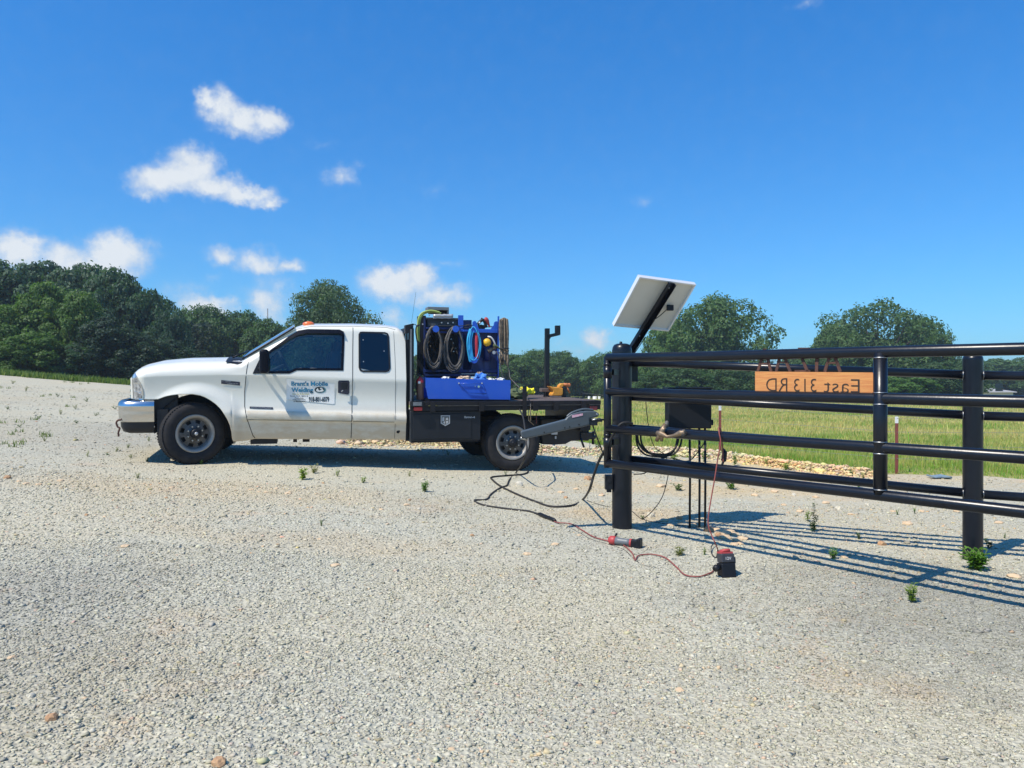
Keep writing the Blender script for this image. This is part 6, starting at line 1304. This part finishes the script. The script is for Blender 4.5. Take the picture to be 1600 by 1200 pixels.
# steel T-posts with wires
tps = []
for px, yt, yb, Yd, lab in ((1125, 633, 713, 14.3, 'rusty red metal T-post with white tip, seen right of the control box'), (1401, 651, 738, 11.75, 'rusty red metal T-post with white tip, seen just right of the gate upright')):
    b = at(px, yb, Yd); b.z = hz(b.x, b.y); zt = at(px, yt, Yd).z; r = empty('fence_stake', tuple(b), lab, 'fence stake', 'metal stakes along the field edge')
    m = MB(); m.bx((b.x - .024, b.y - .004, b.z - .2), (b.x + .024, b.y + .003, zt - .10)); m.bx((b.x - .004, b.y + .003, b.z - .2), (b.x + .004, b.y + .035, zt - .10)); m.build('shaft', MT['tpost_red'], r, base=tuple(b))
    m = MB(); m.bx((b.x - .024, b.y - .0045, zt - .10), (b.x + .024, b.y + .003, zt)); m.bx((b.x - .004, b.y + .003, zt - .10), (b.x + .004, b.y + .035, zt)); m.build('tip', MT['white_plastic'], r, base=tuple(b)); tps.append((b, zt))
m = MB(); A, B = tps[0], tps[1]
e0 = Vector((-4.5, 21, 0)); eR = A[0] + (B[0] - A[0]) * 2.2
for fz in (.97, .72, .47, .24):
    P = [Vector((A[0].x - 2.2, A[0].y + 4.0, 1.15 * fz + .12)), Vector((A[0].x, A[0].y - .006, A[0].z + (A[1] - A[0].z) * fz)), Vector((B[0].x, B[0].y - .006, B[0].z + (B[1] - B[0].z) * fz)), Vector((B[0].x + 8, B[0].y - 2.0, .95 * fz + .1))]
    m.tube(P, .0022, 4, smooth=False)
tag(m.build('field_wire', MT['wire'], base=tuple(A[0])), 'thin wire strands strung along the metal stakes at the field edge', 'wire')

# ------------------------------------------------------------------ cords, tools, bits
def cord(pts, r, matn, name, label, cat, n=8, jit=0.0):
    P = smooth_path(pts, 6)
    if jit: P = [p + Vector((random.gauss(0, jit), random.gauss(0, jit), 0)) for p in P]
    m = MB(); m.tube(P, r, n); return tag(m.build(name, MT[matn], base=tuple(P[0])), label, cat)
def mixp(lst, lift):
    """(px, py) lies on the ground, (px, py, depth) hangs in the air"""
    return [at(*q) if len(q) == 3 else gpx(q[0], q[1], lift) for q in lst]
g3 = [(988, 662, 6.62), (980, 660.5, 6.58), (971, 662, 6.56), (963, 671, 6.58), (950, 694, 6.65), (936, 720, 6.75), (927, 745, 6.85), (921, 765, 7.0)]
cord(mixp(g3 + [(911, 782), (895, 791.5), (862, 793.5), (838, 786), (812, 776), (783, 762), (770, 752), (769, 747), (795, 744.6), (815, 743), (824, 740), (825, 737)], .014), .0115, 'cable_black', 'welding_lead', 'black welding lead hanging off the gate rail and looping over the gravel to the truck', 'cable')
cord(mixp([(812, 640, 10.3), (818, 655, 9.6), (822, 690, 9.2), (823, 702, 9.1), (817, 722, 9.2)] + [(806, 740), (796, 751), (792, 760), (783, 763), (768, 773), (760, 782), (744, 783), (743, 786), (760, 792), (803, 798), (826, 800.5), (842, 806)], .012), .010, 'cable_black', 'extension_cord', 'black extension cord snaking from the flatbed to the plug connector on the gravel', 'cord')
a = gpx(841, 806, .02); b = gpx(868, 817, .02); m = MB(); d = (b - a)
m.tube([a, a + d * .08, a + d * .1, a + d * .55, a + d * .6, a + d * .62, a + d * .9, b], [.012, .014, .021, .019, .014, .021, .02, .012], 10)
tag(m.build('plug_connector', MT['plastic_black'], base=tuple(a)), 'black plug connector joining the black and red cords on the gravel', 'plug')
rd = [(866, 817), (873, 819), (893, 821), (910, 831), (927, 841), (947, 847), (970, 852), (987, 866), (992, 878), (996, 872), (1004, 869.5), (1020, 869), (1039, 874), (1056, 888), (1070, 901), (1091, 904), (1108, 899), (1117, 893), (1124, 884), (1126, 875), (1123, 865)]
cord(mixp(rd + [(1118, 850, 5.70), (1112, 836, 5.72), (1107, 822, 5.73), (1107, 806, 5.74), (1111, 780, 5.75), (1117, 746, 5.75), (1121.5, 717, 5.755), (1126, 692, 5.75), (1124, 678, 5.755), (1123, 670, 5.78), (1124, 668, 5.83), (1127, 676, 5.87), (1129, 700, 5.88), (1130, 722, 5.88)], .014), .0050, 'cord_red', 'red_extension_cord', 'thin red extension cord curving over the gravel and up over the third gate rail', 'cord')
m = MB(); P = smooth_path([at(1129, 702, 5.9), at(1132, 706, 5.9), at(1131, 718, 5.9), at(1128, 727, 5.9)]); m.tube(P, [.012] * 6 + [.02] * 8 + [.009] * (len(P) - 14), 10)
tag(m.build('cord_plug', MT['plastic_black'], base=tuple(P[0])), 'black plug end hanging behind the third gate rail on the red cord', 'plug')
# loops under the control box
m = MB()
for k, (dx, dy, r) in enumerate(((0, 0, .010), (5, 2, .009), (-2, 4, .008))):
    m.tube(smooth_path([at(996 + dx, 678, 6.98), at(998 + dx, 692 + dy, 6.98), at(1010 + dx, 706 + dy, 6.98), at(1030, 710 + dy, 6.99), at(1044 + dx, 709 + dy, 7.0), at(1055 + dx, 700 + dy, 7.02), at(1060 + dx, 686, 7.04), at(1060 + dx * .6, 668, 7.06)]), r, 8)
m.tube(smooth_path([at(1008, 600, 7.2), at(1010, 640, 7.15), at(1016, 680, 7.1), at(1024, 700, 7.05), at(1040, 712, 7.0), at(1044, 735, 7.0), at(1042, 752, 7.0), at(1034, 778, 6.95), at(1018, 800, 6.95), at(1003, 812, 6.98)]), .004, 6)
m.tube(smooth_path([at(1110, 676, 7.1), at(1095, 700, 7.1), at(1076, 720, 7.08), at(1050, 716, 7.0), at(1030, 718, 6.98), at(1010, 738, 6.97), at(990, 741, 6.96)]), .005, 6)
tag(m.build('control_cables', MT['cable_black'], base=tuple(at(1030, 700, 7.0))), 'black cables drooping in a loop between thick post and control box', 'cable')
cord(mixp([(917, 783), (935, 789), (960, 795), (985, 799), (1003, 812), (1030, 818), (1060, 822), (1090, 826)], .006), .0045, 'cable_black', 'thin_wire', 'thin black wire lying on the gravel around the foot of the thick post', 'wire')
cord([arm(926, 664), at(930, 676, 6.75), at(938, 697, 6.78), at(944, 712, 6.8), at(950, 722, 6.85)], .0065, 'cable_black', 'opener_cable', 'short black cable from the gate opener arm down to the thick post', 'cable')
cord(mixp([(868, 818), (885, 823), (905, 833), (925, 844), (950, 851), (975, 860), (988, 872), (1005, 884), (1030, 889)], .004), .003, 'cable_black', 'thin_ground_wire', 'thin dark wire running beside the red cord on the gravel', 'wire')
# ground clamp on the third rail
t3 = gt(1050); zc = ZA[2] + (ZB[2] - ZA[2]) * t3
clp = empty('ground_clamp', tuple(gp(t3, zc)), 'worn brass welding ground clamp gripping the third gate rail', 'clamp'); cbs = tuple(clp.matrix_world.translation)
def cp(px, py, o=.06): t = gt(px); d = GA.y + (GB.y - GA.y) * t; return gp(t, EYE.z - (py - 600) / FPX * d) + gnn * o
m = MB(); m.tube([cp(1034, 676), cp(1041, 677, .065), cp(1050, 682, .06), cp(1060, 680, .06), cp(1070, 676, .055), cp(1077, 675, .05)], [.018, .026, .013, .012, .024, .019], 8); m.tube([cp(1041, 689), cp(1042, 672, .06), cp(1043, 663, .03)], [.012, .024, .018], 8); m.tube([cp(1033, 688), cp(1038, 680), cp(1046, 668)], [.016, .02, .010], 7)
m.build('jaw', MT['brass'], clp, base=cbs)
m = MB(); m.tube([cp(1043, 667, .02), cp(1042, 660, 0.0), cp(1040, 664, -.02)], [.014, .016, .012], 8); m.tube([cp(1072, 672, .05), cp(1075, 680, .05)], .021, 10); m.build('grip', MT['cable_grey'], clp, base=cbs)
# battery tool lying beside the post
def tool_pt(px, py, lift): return gpx(px, py, lift)
a = gpx(951, 851, .04); b = gpx(1002, 857, .035); d = (b - a); L_ = d.length; dx = d.normalized()
rt = empty('cordless_grinder', tuple(a), 'red and black cordless grinder lying on the gravel in front of the thick post', 'power tool'); rb = tuple(a)
m = MB(); m.tube([a, a + dx * .012, a + dx * .05, a + dx * .065], [.02, .034, .038, .03], 14); m.build('gear_head', MT['red_plastic'] if 'red_plastic' in MT else mat('red_plastic', (.42, .05, .05), .5), rt, base=rb)
m = MB(); m.tube([a + dx * .062, a + dx * .09, a + dx * .15, a + dx * .185], [.033, .029, .028, .031], 14); m.build('grip', MT['grey_paint'], rt, base=rb)
m = MB(); m.tube([a + dx * .183, a + dx * .2], [.032, .033], 14); m.build('collar', MT['red_plastic'], rt, base=rb)
m = MB(); ry = Matrix.Rotation(math.atan2(dx.y, dx.x), 3, 'Z'); m.box(a + dx * .225 + Vector((0, 0, -.005)), (.055, .058, .065), ry); m.box(a + dx * .262 + Vector((0, 0, -.0)), (.03, .07, .085), ry); m.build('battery', MT['plastic_black'], rt, base=rb, bevel=.005)
text_mesh('18', .014, MT['white_plastic'], 'marking', rt, a + dx * .208 + Vector((0, -.031, -.002)), dx, Vector((0, 0, 1)), base=rb)
m = MB(); m.tube([a + dx * .06 + Vector((0, .02, .03)), a + dx * .075 + Vector((0, .045, .05))], .009, 8); m.build('side_handle', MT['plastic_black'], rt, base=rb)
# battery tool standing at the end of the cord
b = gpx(1139, 903); w = 24 / FPX * b.y; h_ = .185
st = empty('battery_charger', tuple(b), 'black battery tool with red top standing at the end of the red cord', 'power tool'); sbb = tuple(b); rz = Matrix.Rotation(.18, 3, 'Z') @ Matrix.Rotation(-.16, 3, 'X')
def lp_(x, y, z): return b + rz @ Vector((x, y, z))
m = MB(); m.box(lp_(.0, .03, .050), (w, .085, .10), rz); m.build('battery', MT['plastic_black'], st, base=sbb, bevel=.009)
m = MB(); m.box(lp_(0, .03, .133), (w * .93, .078, .062), rz); m.box(lp_(w * .52, .03, .115), (.02, .05, .045), rz); m.build('housing', MT['grey_dark'], st, base=sbb, bevel=.008)
m = MB(); m.tube([lp_(-.028, .025, .172), lp_(-.02, .01, .185), lp_(.02, .01, .185), lp_(.03, .028, .172), lp_(.018, .06, .178), lp_(-.02, .06, .178)], .011, 8, closed=True); m.box(lp_(0, .035, .168), (.085, .07, .014), rz); m.build('top_rim', MT['red_plastic'], st, base=sbb)
m = MB(); m.tube([lp_(-w * .5, .02, .075), lp_(-w * .5 - .035, .0, .07), lp_(-w * .5 - .05, -.005, .06)], [.016, .024, .02], 10); m.build('knob', MT['plastic_black'], st, base=sbb)
text_mesh('12V', .020, MT['white_plastic'], 'marking', st, lp_(-.018, -.0108, .122), rz @ Vector((1, 0, 0)), rz @ Vector((0, 0, 1)), base=sbb)
m = MB(); P = smooth_path([gpx(1119, 853, .03), gpx(1112, 859, .03), gpx(1112, 868, .015), gpx(1119, 873, .01), gpx(1121, 864, .02)]); m.tube(P, .004, 6); tag(m.build('wire_loop', MT['cable_black'], base=tuple(P[0])), 'small black loop of wire lying left of the black and red battery tool', 'wire')
# flattened bluish scrap
P = [gpx(1452, 748), gpx(1484, 748)]; c = (P[0] + P[1]) / 2; m = MB(); ol = [(-.5, -.3), (-.3, -.42), (0, -.3), (.3, -.45), (.5, -.2), (.47, .3), (.2, .45), (-.1, .25), (-.45, .4)]; W = (P[1] - P[0]).length
m.prism([c + Vector((x * W, y * .22, .02 + .012 * math.sin(x * 9))) for x, y in ol], (0, 0, .025)); tag(m.build('plastic_scrap', MT['scrap_blue'], base=tuple(c), bevel=.006), 'flattened blue grey plastic scrap on pale gravel near the second fence post', 'scrap')
# far roof and parked cars
def house(px, ytop, ybot, W, Y):
    c = at(px, ybot, Y); c.z = hz(c.x, c.y); zt = at(px, ytop, Y).z; w = W / FPX * Y
    r = empty('farm_building', tuple(c), 'low distant farm building with pale grey gable roof behind the fence at the right', 'building'); b_ = tuple(c); ze = zt - (zt - c.z) * .45
    m = MB(); m.bx((c.x - w / 2, c.y, c.z), (c.x + w / 2, c.y + 6, ze)); m.build('wall', MT['house_wall'], r, base=b_)
    m = MB(); m.prism([(c.x - w * .55, c.y - .3, ze), (c.x + w * .55, c.y - .3, ze), (c.x + w * .2, c.y + 3, zt), (c.x - w * .35, c.y + 3, zt)], (0, 0, .12)); m.prism([(c.x - w * .55, c.y + 6.3, ze), (c.x + w * .55, c.y + 6.3, ze), (c.x + w * .2, c.y + 3, zt), (c.x - w * .35, c.y + 3, zt)], (0, 0, .12)); m.build('roof', MT['house_roof'], r, base=b_)
    for k in (-.3, .1): m = MB(); m.bx((c.x + w * k, c.y - .03, c.z + .8), (c.x + w * k + .9, c.y - .005, c.z + 1.7)); m.build('window', MT['privacy_glass'], r, base=b_)
house(1548, 607, 622, 70, 92)
for k, (px, py, w, lab) in enumerate(((920.5, 623.5, 4, 'small white tub far across the field, leftmost and smallest of three above the deck end'), (929.5, 624, 7, 'widest small white tub far across the field, above the right end of the truck deck'), (936.5, 624, 4, 'small white tub far across the field, rightmost of three, nearest the thick post'))):
    Y = 84; c = at(px, py, Y); c.z = hz(c.x, c.y) + .24; W_ = w / FPX * Y; m = MB(); m.lathe([(W_ * .42, -.8), (W_ * .5, .0), (W_ * .46, .02), (W_ * .38, -.1), (0, -.15)], tuple(c), n=14)
    tag(m.build('white_tub', MT['white_plastic'], base=tuple(c)), lab, 'tub', 'white tubs far across the field')
q = at(418, 560, 160); m = MB(); zt = at(418, 482, 160).z; m.tube([(q.x, q.y, 0), (q.x, q.y, zt)], .12, 5); tag(m.build('radio_mast', MT['grey_paint'], base=(q.x, q.y, 0)), 'thin distant radio mast above the trees left of the cab', 'mast')

# ------------------------------------------------------------------ air
def haze():
    m = bpy.data.materials.new('haze'); m.use_nodes = True; t = m.node_tree; t.nodes.clear(); o = t.nodes.new('ShaderNodeOutputMaterial'); v = t.nodes.new('ShaderNodeVolumePrincipled')
    v.inputs['Color'].default_value = (.80, .90, 1.0, 1); v.inputs['Density'].default_value = .0008; v.inputs['Anisotropy'].default_value = .2; t.links.new(v.outputs[0], o.inputs['Volume']); MT['haze'] = m
    b = MB(); b.bx((-1000, -60, -8), (1000, 1400, 24)); tag(b.build('haze', m), 'thin bluish summer air over the field and yard', 'haze', kind='stuff')
haze()
